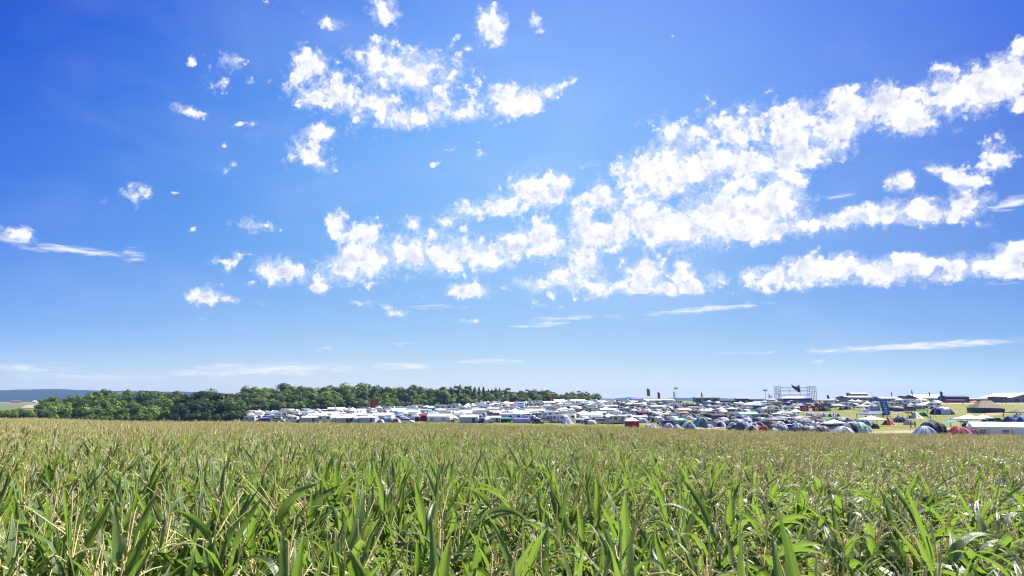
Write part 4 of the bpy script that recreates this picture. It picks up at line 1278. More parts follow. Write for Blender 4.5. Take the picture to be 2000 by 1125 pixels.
CH, TB = chair_parts(), table_parts()
rc = random.Random(99)
for (x, y, rz, w, d) in SHADE:
    if x < -12 and y > 262:
        continue
    for q in range(rc.choice([2, 3, 3, 4])):
        a = rc.uniform(-.36, .36) * w
        b = rc.uniform(-.36, .30) * d
        px_, py_ = x + a * math.cos(rz) - b * math.sin(rz), y + a * math.sin(rz) + b * math.cos(rz)
        o = bpy.data.objects.new('camping_chair' if q else 'camping_table', None)
        COLN.objects.link(o)
        o.location = (px_, py_, gz(px_, py_) - .01)
        o.rotation_euler = (0, 0, rz + rc.uniform(-2.5, 2.5))
        if q:
            o.scale = (1.15, 1.15, 1.1)
            cm = mat('fabric', rc.choice(['navy', 'black', 'charcoal', 'dark blue', 'slate', 'black']))
            link('seat', CH[0], o, [cm])
            link('backrest', CH[1], o, [cm])
            link('frame', CH[2], o, [mat('metal', 'charcoal')])
            tag(o, 'dark folding camping chair in the shade of an open canopy on the campsite', 'chair', 'camping chairs under open canopies')
        else:
            link('tabletop', TB[0], o, [mat('matte', rc.choice(['grey', 'slate', 'charcoal']))])
            for l_ in TB[1]:
                link('leg', l_, o, [mat('metal', 'metal')])
            tag(o, 'folding camping table in the shade of an open canopy on the campsite', 'table', 'camping tables under open canopies')
# ------------------------------------------------------------------ trees
def leaf_mat(name, a, b, trans=.3):
    m, t, out = nt(name)
    tc = N(t, 'ShaderNodeTexCoord')
    oi = N(t, 'ShaderNodeObjectInfo')
    nz = noise(t, tc.outputs['Object'], .45, 3, .6)
    f = math_n(t, 'ADD', math_n(t, 'MULTIPLY', nz, .9), math_n(t, 'MULTIPLY', math_n(t, 'SUBTRACT', oi.outputs['Random'], .5), .5))
    col = mixc(t, f, a, b)
    d = N(t, 'ShaderNodeBsdfPrincipled')
    d.inputs['Roughness'].default_value = .55
    d.inputs['Specular IOR Level'].default_value = .35
    tr = N(t, 'ShaderNodeBsdfTranslucent')
    t.links.new(col, d.inputs['Base Color'])
    t.links.new(mixc(t, .5, col, (.24, .34, .03)), tr.inputs['Color'])
    mx = N(t, 'ShaderNodeMixShader')
    mx.inputs[0].default_value = trans
    t.links.new(d.outputs[0], mx.inputs[1])
    t.links.new(tr.outputs[0], mx.inputs[2])
    t.links.new(mx.outputs[0], out.inputs[0])
    return m


LEAF = {'dark green': leaf_mat('leaves dark', (.038, .082, .015), (.125, .205, .034)),
        'mid green': leaf_mat('leaves mid', (.075, .140, .018), (.205, .290, .046)),
        'yellow green': leaf_mat('leaves yellow green', (.12, .20, .02), (.25, .32, .05)),
        'deep green': leaf_mat('leaves shade-darkened', (.010, .030, .009), (.046, .098, .020), .2),  # grove leaves darkened in colour to stand for its shaded face
        'blue green': leaf_mat('leaves blue green', (.034, .080, .026), (.105, .180, .050), .15)}
bark, t_, o_ = nt('bark')
p_ = N(t_, 'ShaderNodeBsdfPrincipled')
tcn = N(t_, 'ShaderNodeTexCoord')
t_.links.new(mixc(t_, noise(t_, tcn.outputs['Object'], 3, 5, .6), (.05, .04, .03), (.14, .11, .085)), p_.inputs['Base Color'])
p_.inputs['Roughness'].default_value = .9
t_.links.new(p_.outputs[0], o_.inputs[0])


def quads_mesh(name, c, nrm, up, size, aspect):
    """many small leaf-clump faces: centres c, normals nrm"""
    n = len(c)
    a = np.cross(nrm, up)
    a /= np.linalg.norm(a, axis=1, keepdims=True) + 1e-9
    b = np.cross(nrm, a)
    sa, sb = size[:, None], (size * aspect)[:, None]
    bend = nrm * (size * .25)[:, None]
    v = np.stack([c - a * sa, c - b * sb + bend, c + a * sa, c + b * sb + bend], 1).reshape(-1, 3)
    me = bpy.data.meshes.new(name)
    me.vertices.add(4 * n)
    me.vertices.foreach_set('co', v.ravel())
    me.loops.add(4 * n)
    me.loops.foreach_set('vertex_index', np.arange(4 * n, dtype=np.int32))
    me.polygons.add(n)
    me.polygons.foreach_set('loop_start', np.arange(0, 4 * n, 4, dtype=np.int32))
    me.update()
    me.validate()
    me.materials.append(None)
    return me


def crown(seed, W, H, z0, nclump, per, size, conifer=False, low=-.75):
    g = np.random.default_rng(seed)
    cs, ns, ss = [], [], []
    if conifer:
        m = nclump * per
        h = g.random(m) ** 1.25
        ang = g.random(m) * 2 * PI
        whorl = np.floor(h * 16) / 16
        rr = W / 2 * (1 - h) ** .85 * (.55 + .45 * g.random(m)) * (.75 + .35 * np.sin(ang * 5 + whorl * 40)) * (1 - .25 * ((h * 16) % 1))
        c = np.stack([rr * np.cos(ang), rr * np.sin(ang), z0 + H * h - .18 * rr], 1)
        nn = np.stack([np.cos(ang) * .5, np.sin(ang) * .5, np.full(m, .9)], 1) + g.normal(0, .35, (m, 3))
        cs, ns, ss = [c], [nn], [size * (.6 + .7 * g.random(m)) * (1.05 - .5 * h)]
    else:
        for k in range(nclump):
            d = g.normal(0, 1, 3)
            d /= np.linalg.norm(d)
            d[2] = max(d[2], low)
            q = g.uniform(.5, .92) if k > 2 else g.uniform(.1, .4)
            ctr = np.array([d[0] * W / 2 * q, d[1] * W / 2 * q, z0 + H / 2 + d[2] * H / 2 * q])
            cr = W * g.uniform(.13, .23)
            dd = g.normal(0, 1, (per, 3))
            dd /= np.linalg.norm(dd, axis=1, keepdims=True)
            rad = cr * (.62 + .48 * g.random(per) ** .7)
            c = ctr + dd * rad[:, None] * np.array([1, 1, .8])
            cs.append(c)
            ns.append(dd + g.normal(0, .45, (per, 3)) + np.array([0, 0, .25]))
            ss.append(size * (.55 + .8 * g.random(per)))
    c, nn, s = np.concatenate(cs), np.concatenate(ns), np.concatenate(ss)
    nn /= np.linalg.norm(nn, axis=1, keepdims=True) + 1e-9
    up = g.normal(0, 1, c.shape)
    return quads_mesh('crown', c, nn, up, s, .6)


def trunk(seed, H, z1, r):
    rs = random.Random(seed)
    b = MB()
    pts = [(rs.gauss(0, .06) * k, rs.gauss(0, .06) * k, z1 * k / 4) for k in range(5)]
    b.tube(pts, r, 8, r1=r * .55)
    for k in range(6):
        a = rs.uniform(0, 2 * PI)
        q = pts[2 + k % 3]
        l = H * rs.uniform(.22, .34)
        b.tube([q, (q[0] + math.cos(a) * l * .35, q[1] + math.sin(a) * l * .35, q[2] + l * .4), (q[0] + math.cos(a) * l * .6, q[1] + math.sin(a) * l * .6, q[2] + l)], r * .4, 5, r1=r * .12)
    return b.mesh('trunk', True)


TREES = {'broadleaf tree': [], 'spruce tree': [], 'shrub': [], 'slender tree': []}
for i in range(7):
    TREES['broadleaf tree'].append((crown(100 + i, 10, 12.5, 2.2, 26, 150, .42, low=-.9), trunk(i, 15, 9, .32)))
for i in range(3):
    TREES['spruce tree'].append((crown(200 + i, 5.6, 14, 1.2, 20, 110, .5, True), trunk(20 + i, 15, 12, .2)))
for i in range(3):
    TREES['slender tree'].append((crown(240 + i, 6.2, 12.5, 2.4, 20, 120, .40), trunk(40 + i, 15, 11, .22)))
for i in range(4):
    TREES['shrub'].append((crown(300 + i, 5, 3.8, .1, 13, 110, .26), trunk(30 + i, 3.4, 2.2, .10)))
TH = {'broadleaf tree': 15, 'spruce tree': 15.3, 'shrub': 3.9, 'slender tree': 15}
TW = {'broadleaf tree': 11, 'spruce tree': 5.4, 'shrub': 5.2, 'slender tree': 7}
TREE_N = [0]


def tree(k, px, r, top, tone, place_, wide=1.0, anchor=None, label=None):
    x, y = polar(px, r)
    z = gz(x, y) - .15
    d = pdir(px, top)
    ztop = CAMZ + d[2] / d[1] * r
    h = max(1.5, ztop - z)
    i = TREE_N[0]
    TREE_N[0] += 1
    cr, tk = TREES[k][(i * 5 + int(px)) % len(TREES[k])]
    o = bpy.data.objects.new(k.replace(' ', '_'), None)
    COLN.objects.link(o)
    o.location = (x, y, z)
    o.rotation_euler = (0, 0, (i * 2.399) % 6.28)
    s = h / TH[k]
    o.scale = (s * wide, s * wide, s)
    link('crown', cr, o, [LEAF[tone]])
    link('trunk', tk, o, [bark])
    tag(o, label, 'shrub' if k == 'shrub' else 'tree', place_)
    PLACED.append(dict(o=o, phrase=tone + ' ' + k, px=px, py=(top + proj(x, y, z)[1]) / 2, label=label, anchor=anchor, fam='tree ' + place_))


rt = random.Random(77)
# skyline of the tree masses, surveyed: (px, top)
SKY_A = [(84, 777), (95, 768), (110, 767), (128, 772), (150, 772), (165, 764), (185, 757), (205, 753), (225, 756), (250, 757), (275, 755), (300, 755), (320, 758), (345, 763), (360, 768)]
SKY_G = [(346, 778), (356, 769), (375, 763), (400, 761), (425, 758), (445, 761), (462, 768), (478, 778), (490, 795)]
SKY_M = [(455, 760), (475, 754), (500, 752), (520, 755), (540, 746), (555, 745), (575, 744), (592, 748), (605, 757), (625, 749), (650, 750), (675, 748), (700, 747), (715, 743), (735, 749), (760, 752), (790, 753), (810, 750), (830, 757), (842, 758), (855, 751),
         (875, 754), (895, 750), (920, 753), (945, 755), (975, 757), (1000, 756), (1012, 763), (1025, 762), (1040, 757), (1048, 760), (1065, 755), (1075, 764), (1095, 766), (1110, 765), (1130, 763), (1145, 761), (1152, 768), (1165, 766), (1175, 771), (1180, 780)]
top_of = lambda tab, p: float(np.interp(p, [q[0] for q in tab], [q[1] for q in tab]))


def belt(tab, rows, place_, spec):
    for (r, step, drop, jit) in rows:
        px = tab[0][0] + step * .3
        while px < tab[-1][0]:
            k, tone, wide = spec(px, drop)
            tp = top_of(tab, px) + drop + abs(rt.gauss(0, jit))
            tree(k, px + rt.uniform(-2, 2), r + rt.uniform(-9, 9), tp, tone, place_, wide)
            px += step * rt.uniform(.75, 1.25)


def spec_a(px, drop):
    return ('broadleaf tree', rt.choice(['dark green', 'mid green', 'mid green', 'mid green', 'blue green', 'yellow green'] if drop > 4 else ['dark green', 'mid green', 'mid green', 'blue green']), rt.uniform(.85, 1.2))


def spec_m(px, drop):
    if 868 < px < 1000 and drop < 12:
        return (rt.choice(['spruce tree', 'spruce tree', 'spruce tree', 'slender tree']), rt.choice(['blue green', 'dark green', 'mid green']), rt.uniform(1.6, 2.1))
    tone = rt.choice(['dark green', 'mid green', 'mid green', 'mid green', 'blue green'])
    if (630 < px < 665 or 735 < px < 762 or 815 < px < 830) and drop > 6:
        tone = 'yellow green'
    if px > 1005:
        return (rt.choice(['broadleaf tree', 'slender tree']), rt.choice(['dark green', 'mid green', 'blue green']), rt.uniform(1.35, 1.7))
    return ('broadleaf tree', tone, rt.uniform(.95, 1.25))


belt(SKY_A, [(388, 17, 0, 1.5), (372, 21, 8, 3), (352, 24, 19, 4)], 'trees of the left wood', spec_a)
# bright young trees and shrubs along the left wood
px = 100
while px < 338:
    tree('shrub', px, 336 + rt.uniform(-8, 8), 793 + rt.uniform(-4, 8), rt.choice(['yellow green', 'mid green', 'yellow green']), 'shrubs along the left wood', rt.uniform(.85, 1.2))
    px += rt.uniform(11, 17)
px = -30
while px < 100:
    tree('shrub', px, 322 + rt.uniform(-8, 8), 801 + rt.uniform(-1, 4), rt.choice(['dark green', 'mid green', 'dark green']), 'shrubs of the dark hedge at the far left', rt.uniform(.9, 1.25))
    px += rt.uniform(9, 14)
px = 170
while px < 340:
    tree('shrub', px, 318 + rt.uniform(-5, 5), 808 + rt.uniform(-2, 4), rt.choice(['mid green', 'yellow green']), 'shrubs along the left wood', rt.uniform(.8, 1.1))
    px += rt.uniform(13, 19)
# round grove
for (r, step, drop, jit) in ((330, 19, 0, 1.0), (318, 23, 7, 2.5), (306, 24, 19, 3)):
    px = 353 if drop < 15 else 358
    while px < 482:
        tp = max(top_of(SKY_G, px) + drop, 0) + abs(rt.gauss(0, jit))
        tree('broadleaf tree', px, r + rt.uniform(-4, 4), tp, 'dark green' if drop == 7 and px > 420 else 'deep green', 'trees of the round grove', rt.uniform(1.0, 1.3))  # shade painted in by tone; only right middle trees keep lighter leaves
        px += step * rt.uniform(.8, 1.2)
px = 352
while px < 488:
    tree('shrub', px, 299 + rt.uniform(-3, 3), 806 + rt.uniform(-4, 4), 'deep green', 'shrubs under the round grove', rt.uniform(.9, 1.2))
    px += rt.uniform(14, 20)
# main wood
RB = lambda px: float(np.interp(px, [455, 600, 760, 950, 1180], [415, 432, 455, 482, 520]))
for (dr, step, drop, jit) in ((22, 15, 0, 1.2), (8, 19, 8, 3.0), (-4, 22, 20, 4.5)):
    px = 462
    while px < 1176:
        k, tone, wide = spec_m(px, drop)
        dd = drop * (1.0 if px < 860 else .45)
        st_ = step * (.62 if k == 'spruce tree' else .75 if k == 'slender tree' else 1)
        tree(k, px + rt.uniform(-2, 2), RB(px) + dr + rt.uniform(-5, 5), top_of(SKY_M, px) + dd + abs(rt.gauss(0, jit)), tone, 'trees of the main wood', wide)
        px += st_ * rt.uniform(.75, 1.25)
px = 470
while px < 1172:
    tree('shrub', px, RB(px) - 10 + rt.uniform(-4, 4), proj(*polar(px, RB(px) - 10), gz(*polar(px, RB(px) - 10)) + rt.uniform(4.5, 7.5))[1], rt.choice(['dark green', 'mid green', 'dark green']), 'shrubs under the main wood', rt.uniform(1.0, 1.35))
    px += rt.uniform(11, 17)
tree('broadleaf tree', 1194, 480, 779, 'dark green', 'trees of the main wood', .9, label='lone small dark green tree right of the end of the main wood')

# ------------------------------------------------------------------ ground, fields, tracks, hills
def ground_sheet():
    az = np.concatenate([np.linspace(-PI, R(-46), 40)[:-1], np.linspace(R(-46), R(46), 185), np.linspace(R(46), PI, 40)[1:-1]])
    rr = np.concatenate([[1.5, 4, 8, 14, 22, 32, 44, 58, 72], np.arange(84, 560, 7.0), np.geomspace(570, 6000, 46)])
    A, RR_ = np.meshgrid(az, rr)
    X, Y = RR_ * np.sin(A), RR_ * np.cos(A)
    Z = ground(X.ravel(), Y.ravel())
    n = len(az)
    vs = np.stack([X.ravel(), Y.ravel(), Z], 1).tolist()
    fs = []
    for j in range(len(rr) - 1):
        for i in range(n):
            i2 = (i + 1) % n
            fs.append((j * n + i, j * n + i2, (j + 1) * n + i2, (j + 1) * n + i))
    fs.append(tuple(range(n))[::-1])
    me = bpy.data.meshes.new('ground')
    me.from_pydata(vs, [], fs)
    me.polygons.foreach_set('use_smooth', [True] * len(fs))
    return me


def soil_mat(name, cols, sc1, sc2, th=.5):
    m, t, out = nt(name)
    tc = N(t, 'ShaderNodeTexCoord')
    v = tc.outputs['Object']
    n1 = noise(t, v, sc1, 5, .6)
    n2 = noise(t, v, sc2, 6, .65)
    c = mixc(t, sstep(t, n1, th - .12, th + .14), cols[0], cols[1])
    c = mixc(t, math_n(t, 'MULTIPLY', sstep(t, n2, .42, .72), .75), c, cols[2])
    p = N(t, 'ShaderNodeBsdfPrincipled')
    p.inputs['Roughness'].default_value = .95
    p.inputs['Specular IOR Level'].default_value = .1
    t.links.new(c, p.inputs['Base Color'])
    b = N(t, 'ShaderNodeBump')
    b.inputs['Strength'].default_value = .6
    b.inputs['Distance'].default_value = .15
    t.links.new(noise(t, v, 4.0, 6, .7), b.inputs['Height'])
    t.links.new(b.outputs[0], p.inputs['Normal'])
    t.links.new(p.outputs[0], out.inputs[0])
    return m


g_me = ground_sheet()
g_me.materials.append(soil_mat('meadow grass', ((.105, .148, .024), (.18, .185, .045), (.27, .22, .10)), .045, .22))
tag(link('ground', g_me), kind='structure')


def patch(name, quad_px, m, nx=40, ny=10, lift=.05):
    """a strip draped over the terrain between two lines of ground points"""
    (a, b) = quad_px
    vs = []
    for j in range(ny + 1):
        for i in range(nx + 1):
            u, w = i / nx, j / ny
            pa = np.array([np.interp(u, np.linspace(0, 1, len(a)), [q[k] for q in a]) for k in (0, 1)])
            pb = np.array([np.interp(u, np.linspace(0, 1, len(b)), [q[k] for q in b]) for k in (0, 1)])
            p = pa * (1 - w) + pb * w
            p = p + .6 * np.array([math.sin(p[1] * .31), math.sin(p[0] * .27)]) * (1 if j in (0, ny) else 0)
            vs.append((p[0], p[1], gz(p[0], p[1]) + lift))
    fs = [(j * (nx + 1) + i, j * (nx + 1) + i + 1, (j + 1) * (nx + 1) + i + 1, (j + 1) * (nx + 1) + i) for j in range(ny) for i in range(nx)]
    me = bpy.data.meshes.new(name)
    me.from_pydata(vs, [], fs)
    me.polygons.foreach_set('use_smooth', [True] * len(fs))
    me.materials.append(m)
    return tag(link(name, me), kind='structure')


dirt = soil_mat('bare earth track', ((.30, .235, .15), (.36, .29, .19), (.22, .19, .10)), .12, .5)
H2 = lambda *pts: [hit(*p)[:2] for p in pts]
patch('track', (H2((1665, 848.5), (1740, 847), (1800, 845.5)), H2((1690, 844), (1740, 841.5), (1800, 839.5))), dirt)
patch('track', (H2((1800, 845.5), (1900, 847)), H2((1800, 839.5), (1850, 836), (1900, 832))), dirt)
patch('track', (H2((1925, 813), (1960, 809), (2030, 804)), H2((1925, 807.5), (1960, 804), (2030, 799.5))), dirt)
patch('track', (H2((1300, 838.5), (1390, 839), (1460, 842)), H2((1300, 836), (1390, 834), (1460, 837))), dirt)
patch('track', (H2((1260, 806), (1350, 806)), H2((1260, 803.5), (1350, 803))), dirt)
pale = soil_mat('pale gravel road', ((.42, .38, .32), (.50, .46, .40), (.36, .31, .25)), .2, .6)
patch('road', (H2((1600, 789.3), (1750, 788.6), (1880, 788.2), (2040, 788)), H2((1600, 787.9), (1750, 787.4), (1880, 787), (2040, 786.8))), pale, ny=4)
fg = soil_mat('far green field', ((.10, .125, .035), (.13, .15, .05), (.16, .155, .065)), .01, .05)
fb = soil_mat('far stubble field', ((.36, .27, .15), (.42, .33, .2), (.30, .22, .12)), .01, .05)
P2 = lambda *pts: [polar(*p) for p in pts]
patch('field', (P2((-60, 700), (88, 700)), P2((-60, 2300), (88, 1900))), fg, 24, 24, .3)
patch('field', (H2((40, 797.5), (70, 798), (100, 798.5)), H2((52, 791.5), (75, 790), (100, 788.5))), fb, 16, 10, .9)
patch('field', (P2((60, 1250), (120, 1250)), P2((64, 1700), (120, 1700))), fb, 16, 10, .9)

# distant wooded hills
hm, t, out = nt('distant woodland')
tc = N(t, 'ShaderNodeTexCoord')
p = N(t, 'ShaderNodeBsdfPrincipled')
p.inputs['Roughness'].default_value = 1
p.inputs['Specular IOR Level'].default_value = 0
t.links.new(mixc(t, noise(t, tc.outputs['Object'], .012, 6, .65), (.008, .026, .022), (.020, .045, .03)), p.inputs['Base Color'])
t.links.new(p.outputs[0], out.inputs[0])


def hill(name, tab, r, depth, seed):
    rs = np.random.default_rng(seed)
    n = 260
    pxs = np.linspace(tab[0][0], tab[-1][0], n)
    tops = np.interp(pxs, [q[0] for q in tab], [q[1] for q in tab])
    jag = np.convolve(rs.normal(0, 1, n + 4), np.ones(5) / 5, 'valid')
    vs, rows = [], []
    for i, (px, tp) in enumerate(zip(pxs, tops)):
        d = pdir(px, tp)
        zt = CAMZ + d[2] / d[1] * r + jag[i] * 2.2
        for (k, f) in ((-.6, 0), (-.42, .38), (-.25, .7), (-.1, .92), (0, 1), (.2, .85), (.6, 0)):
            x, y = polar(px, r + k * depth)
            g = gz(x, y) - 1
            vs.append((x, y, g + max(0, zt - g) * f + (rs.normal(0, .25) if 0 < f < 1 else 0)))
    fs = [(i * 7 + j, (i + 1) * 7 + j, (i + 1) * 7 + j + 1, i * 7 + j + 1) for i in range(n - 1) for j in range(6)]
    me = bpy.data.meshes.new(name)
    me.from_pydata(vs, [], fs)
    me.polygons.foreach_set('use_smooth', [True] * len(fs))
    me.materials.append(hm)
    tag(link(name, me), kind='structure')


hill('hill', [(-300, 768), (-100, 763), (0, 762), (80, 760), (115, 759.5), (150, 761.5), (200, 763), (420, 766), (560, 780)], 4300, 1500, 1)
hill('hill', [(1000, 783), (1120, 779), (1200, 778), (1228, 776), (1260, 778), (1300, 777.5), (1360, 776.5), (1420, 778), (1500, 780), (1620, 782), (1800, 783)], 4600, 1400, 2)
# ------------------------------------------------------------------ maize
def corn_leaf_mat():
    m, t, out = nt('maize leaf')
    uv = N(t, 'ShaderNodeUVMap')
    sx = N(t, 'ShaderNodeSeparateXYZ')
    t.links.new(uv.outputs[0], sx.inputs[0])
    oi = N(t, 'ShaderNodeObjectInfo')
    tc = N(t, 'ShaderNodeTexCoord')
    nz = noise(t, tc.outputs['Object'], 3.0, 3, .6)
    zone = noise(t, oi.outputs['Location'], .11, 3, .6)
    f = math_n(t, 'ADD', math_n(t, 'MULTIPLY', nz, .8), math_n(t, 'MULTIPLY', math_n(t, 'SUBTRACT', oi.outputs['Random'], .45), .7))
    f = math_n(t, 'ADD', f, math_n(t, 'MULTIPLY', math_n(t, 'SUBTRACT', zone, .5), 1.2), clamp=True)
    col = mixc(t, f, (.070, .136, .020), (.205, .285, .074))
    rib = math_n(t, 'LESS_THAN', math_n(t, 'ABSOLUTE', math_n(t, 'SUBTRACT', sx.outputs[0], .5)), .055)
    col = mixc(t, math_n(t, 'MULTIPLY', rib, .7), col, (.26, .33, .13))
    vein = math_n(t, 'SINE', math_n(t, 'MULTIPLY', sx.outputs[0], 70.0))
    col = mixc(t, math_n(t, 'MULTIPLY', math_n(t, 'ADD', vein, 1.0), .15), col, (.19, .27, .09))
    dry = math_n(t, 'MULTIPLY', sstep(t, math_n(t, 'ADD', sx.outputs[1], math_n(t, 'MULTIPLY', nz, .5)), 1.02, 1.28), .85)
    col = mixc(t, dry, col, (.38, .29, .14))
    p = N(t, 'ShaderNodeBsdfPrincipled')
    p.inputs['Roughness'].default_value = .37
    p.inputs['Specular IOR Level'].default_value = .65
    t.links.new(col, p.inputs['Base Color'])
    b = N(t, 'ShaderNodeBump')
    b.inputs['Strength'].default_value = .35
    b.inputs['Distance'].default_value = .006
    t.links.new(vein, b.inputs['Height'])
    t.links.new(b.outputs[0], p.inputs['Normal'])
    tr = N(t, 'ShaderNodeBsdfTranslucent')
    t.links.new(mixc(t, .55, col, (.28, .47, .03)), tr.inputs['Color'])
    mx = N(t, 'ShaderNodeMixShader')
    mx.inputs[0].default_value = .41
    t.links.new(p.outputs[0], mx.inputs[1])
    t.links.new(tr.outputs[0], mx.inputs[2])
    t.links.new(mx.outputs[0], out.inputs[0])
    return m


def simple(name, a, b, rough=.7, sc_=30, tran=0.0):
    m, t, out = nt(name)
    tc = N(t, 'ShaderNodeTexCoord')
    oi = N(t, 'ShaderNodeObjectInfo')
    p = N(t, 'ShaderNodeBsdfPrincipled')
    p.inputs['Roughness'].default_value = rough
    f = math_n(t, 'ADD', math_n(t, 'MULTIPLY', noise(t, tc.outputs['Object'], sc_, 3, .6), .7), math_n(t, 'MULTIPLY', oi.outputs['Random'], .45), clamp=True)
    c = mixc(t, f, a, b)
    t.links.new(c, p.inputs['Base Color'])
    if tran:
        tr = N(t, 'ShaderNodeBsdfTranslucent')
        t.links.new(c, tr.inputs['Color'])
        mx = N(t, 'ShaderNodeMixShader')
        mx.inputs[0].default_value = tran
        t.links.new(p.outputs[0], mx.inputs[1])
        t.links.new(tr.outputs[0], mx.inputs[2])
        t.links.new(mx.outputs[0], out.inputs[0])
    else:
        t.links.new(p.outputs[0], out.inputs[0])
    return m


M_LEAF = corn_leaf_mat()
M_STALK = simple('maize stalk', (.09, .16, .035), (.19, .25, .08), .5)
M_TASSEL = simple('maize tassel', (.52, .43, .15), (.88, .78, .40), .75, 40, .2)


def corn(seed, lod, wind):
    rs = random.Random(seed)
    H = 2.0 + rs.uniform(-.06, .06)
    lean = (wind * rs.uniform(.03, .12) + rs.gauss(0, .03), rs.gauss(0, .03))
    base = lambda z: Vector((lean[0] * (z / H) ** 2, lean[1] * (z / H) ** 2, z))
    st = MB()
    st.tube([base(H * k / 3) for k in range(4)], .013, 6 if lod == 0 else 3, r1=.006, cap=False)
    lf = MB()
    luv = []
    seg = (9, 6, 4)[lod]
    across = (4, 2, 1)[lod]
    a0 = rs.uniform(0, 2 * PI)
    hs = (.55, .85, 1.08, 1.26, 1.42, 1.50, 1.58, 1.66, 1.73, 1.80, 1.87, 1.93) if lod < 2 else (1.0, 1.28, 1.46, 1.60, 1.73, 1.83, 1.9)
    if lod == 1:
        hs = tuple(q * .965 for q in hs)
    for i, h in enumerate(hs):
        a = a0 + PI * (i % 2) + rs.gauss(0, .35)
        top = i >= len(hs) - 5
        L = rs.uniform(.70, 1.0) * ((.74, .68, .60)[lod] if top else 1)
        wmax = (1.18 if lod == 0 else 1.05) * rs.uniform(.027, .041) * (.86 if top else 1)
        e0 = R(rs.uniform(62, 82)) if not top else R(rs.uniform(66, 86))
        e1 = R(rs.choice([rs.uniform(-80, 0), rs.uniform(-10, 55), rs.uniform(20, 66)])) if not top else R(rs.choice([rs.uniform(-50, 30), rs.uniform(30, 78), rs.uniform(45, 82)]))
        if wind:
            if math.cos(a) < -.1:
                a = PI - a + rs.gauss(0, .3)
            a *= .75
            e0 -= .12
            e1 = R(rs.uniform(-60, 25))
        if lod == 2:
            L *= .88
            wmax *= 1.15
        p = base(h)
        tw0, tw1 = rs.gauss(0, .15), rs.gauss(0, .7)
        prev = None
        rows, uvs = [], []
        kink = rs.uniform(.45, .8) if rs.random() < .18 and not top else 9
        ddir = rs.gauss(0, .5)
        for k in range(seg + 1):
            t = k / seg
            e = e0 + (e1 - e0) * t ** 1.9
            if t > kink:
                e -= 1.0
            aa = a + ddir * t * t
            d = Vector((math.cos(aa) * math.cos(e), math.sin(aa) * math.cos(e), math.sin(e)))
            if k:
                p = p + (prev + d).normalized() * (L / seg)
            prev = d
            w = wmax * (min(1, .45 + t * 3.2)) * (1 - max(0, (t - .32) / .68) ** 1.7)
            side = Vector((-math.sin(aa), math.cos(aa), 0))
            nrm = side.cross(d).normalized() * -1
            tw = tw0 + (tw1 - tw0) * t
            s2 = side * math.cos(tw) + nrm * math.sin(tw)
            n2 = nrm * math.cos(tw) - side * math.sin(tw)
            row = []
            for q in range(across + 1):
                u = q / across * 2 - 1
                wav = .22 * w * math.sin(t * 19 + i) * abs(u) if lod == 0 else 0
                fold = abs(u) * w * .42 + wav if across > 1 else 0
                row.append(p + s2 * (u * w) + n2 * fold)
                uvs.append((q / across, t))
            rows.append(row)
        b = len(lf.v)
        lf.v += [tuple(v) for r_ in rows for v in r_]
        luv += uvs
        c = across + 1
        for k in range(seg):
            for q in range(across):
                lf.f.append((b + k * c + q, b + k * c + q + 1, b + (k + 1) * c + q + 1, b + (k + 1) * c + q))
                lf.m.append(0)
    ts = MB()
    tip = base(H)
    ts.tube([tip, tip + Vector((lean[0] * .3, lean[1] * .3, .17)), tip + Vector((lean[0] * .8 + rs.gauss(0, .02), lean[1], .42))], (.0056, .0088, .018)[lod] if lod < 3 else .012, (5, 4, 3)[lod], r1=.0045, cap=False)
    nb = (rs.choice([4, 6, 8]), 7, 6)[lod]
    for k in range(nb):
        a = 2 * PI * k / nb + rs.gauss(0, .4)
        z = .03 + .10 * k / nb
        L = rs.uniform(.17, .29)
        spread = rs.uniform(.25, 1.1)
        droop = rs.uniform(-.1, .8)
        o = tip + Vector((0, 0, z))
        pts = []
        ns = (4, 3, 2)[lod]
        for q in range(ns + 1):
            u = q / ns
            pts.append(o + Vector((math.cos(a) * L * spread * u + wind * .05 * u, math.sin(a) * L * spread * u, L * (u - droop * u * u))))
        ts.tube(pts, (.0046, .0078, .0160)[lod] if lod < 3 else .0132, (4, 3, 3)[lod], r1=.0028, cap=False)
        if lod == 0:
            for q in range(12):
                u = (q + .5) / 12
                i0 = min(int(u * ns), ns - 1)
                c = pts[i0].lerp(pts[i0 + 1], u * ns - i0)
                g = Vector((rs.gauss(0, 1), rs.gauss(0, 1), rs.gauss(0, 1) - .6)).normalized()
                s = g.cross(Vector((0, 0, 1)))
                s = s.normalized() if s.length > .01 else Vector((1, 0, 0))
                ts.add([c, c + g * .009 + s * .0042, c + g * .019, c + g * .009 - s * .0042], [(0, 1, 2, 3)])

    def leafmesh():
        me = bpy.data.meshes.new('foliage')
        me.from_pydata(lf.v, [], lf.f)
        me.polygons.foreach_set('use_smooth', [True] * len(lf.f))
        uvl = me.uv_layers.new(name='UVMap')
        idx = np.empty(len(me.loops), dtype=np.int32)
        me.loops.foreach_get('vertex_index', idx)
        uvl.data.foreach_set('uv', np.array(luv, dtype=np.float32)[idx].ravel())
        me.materials.append(None)
        return me
    return st.mesh('stalk'), leafmesh(), ts.mesh('tassel'), (st, lf, ts, luv)


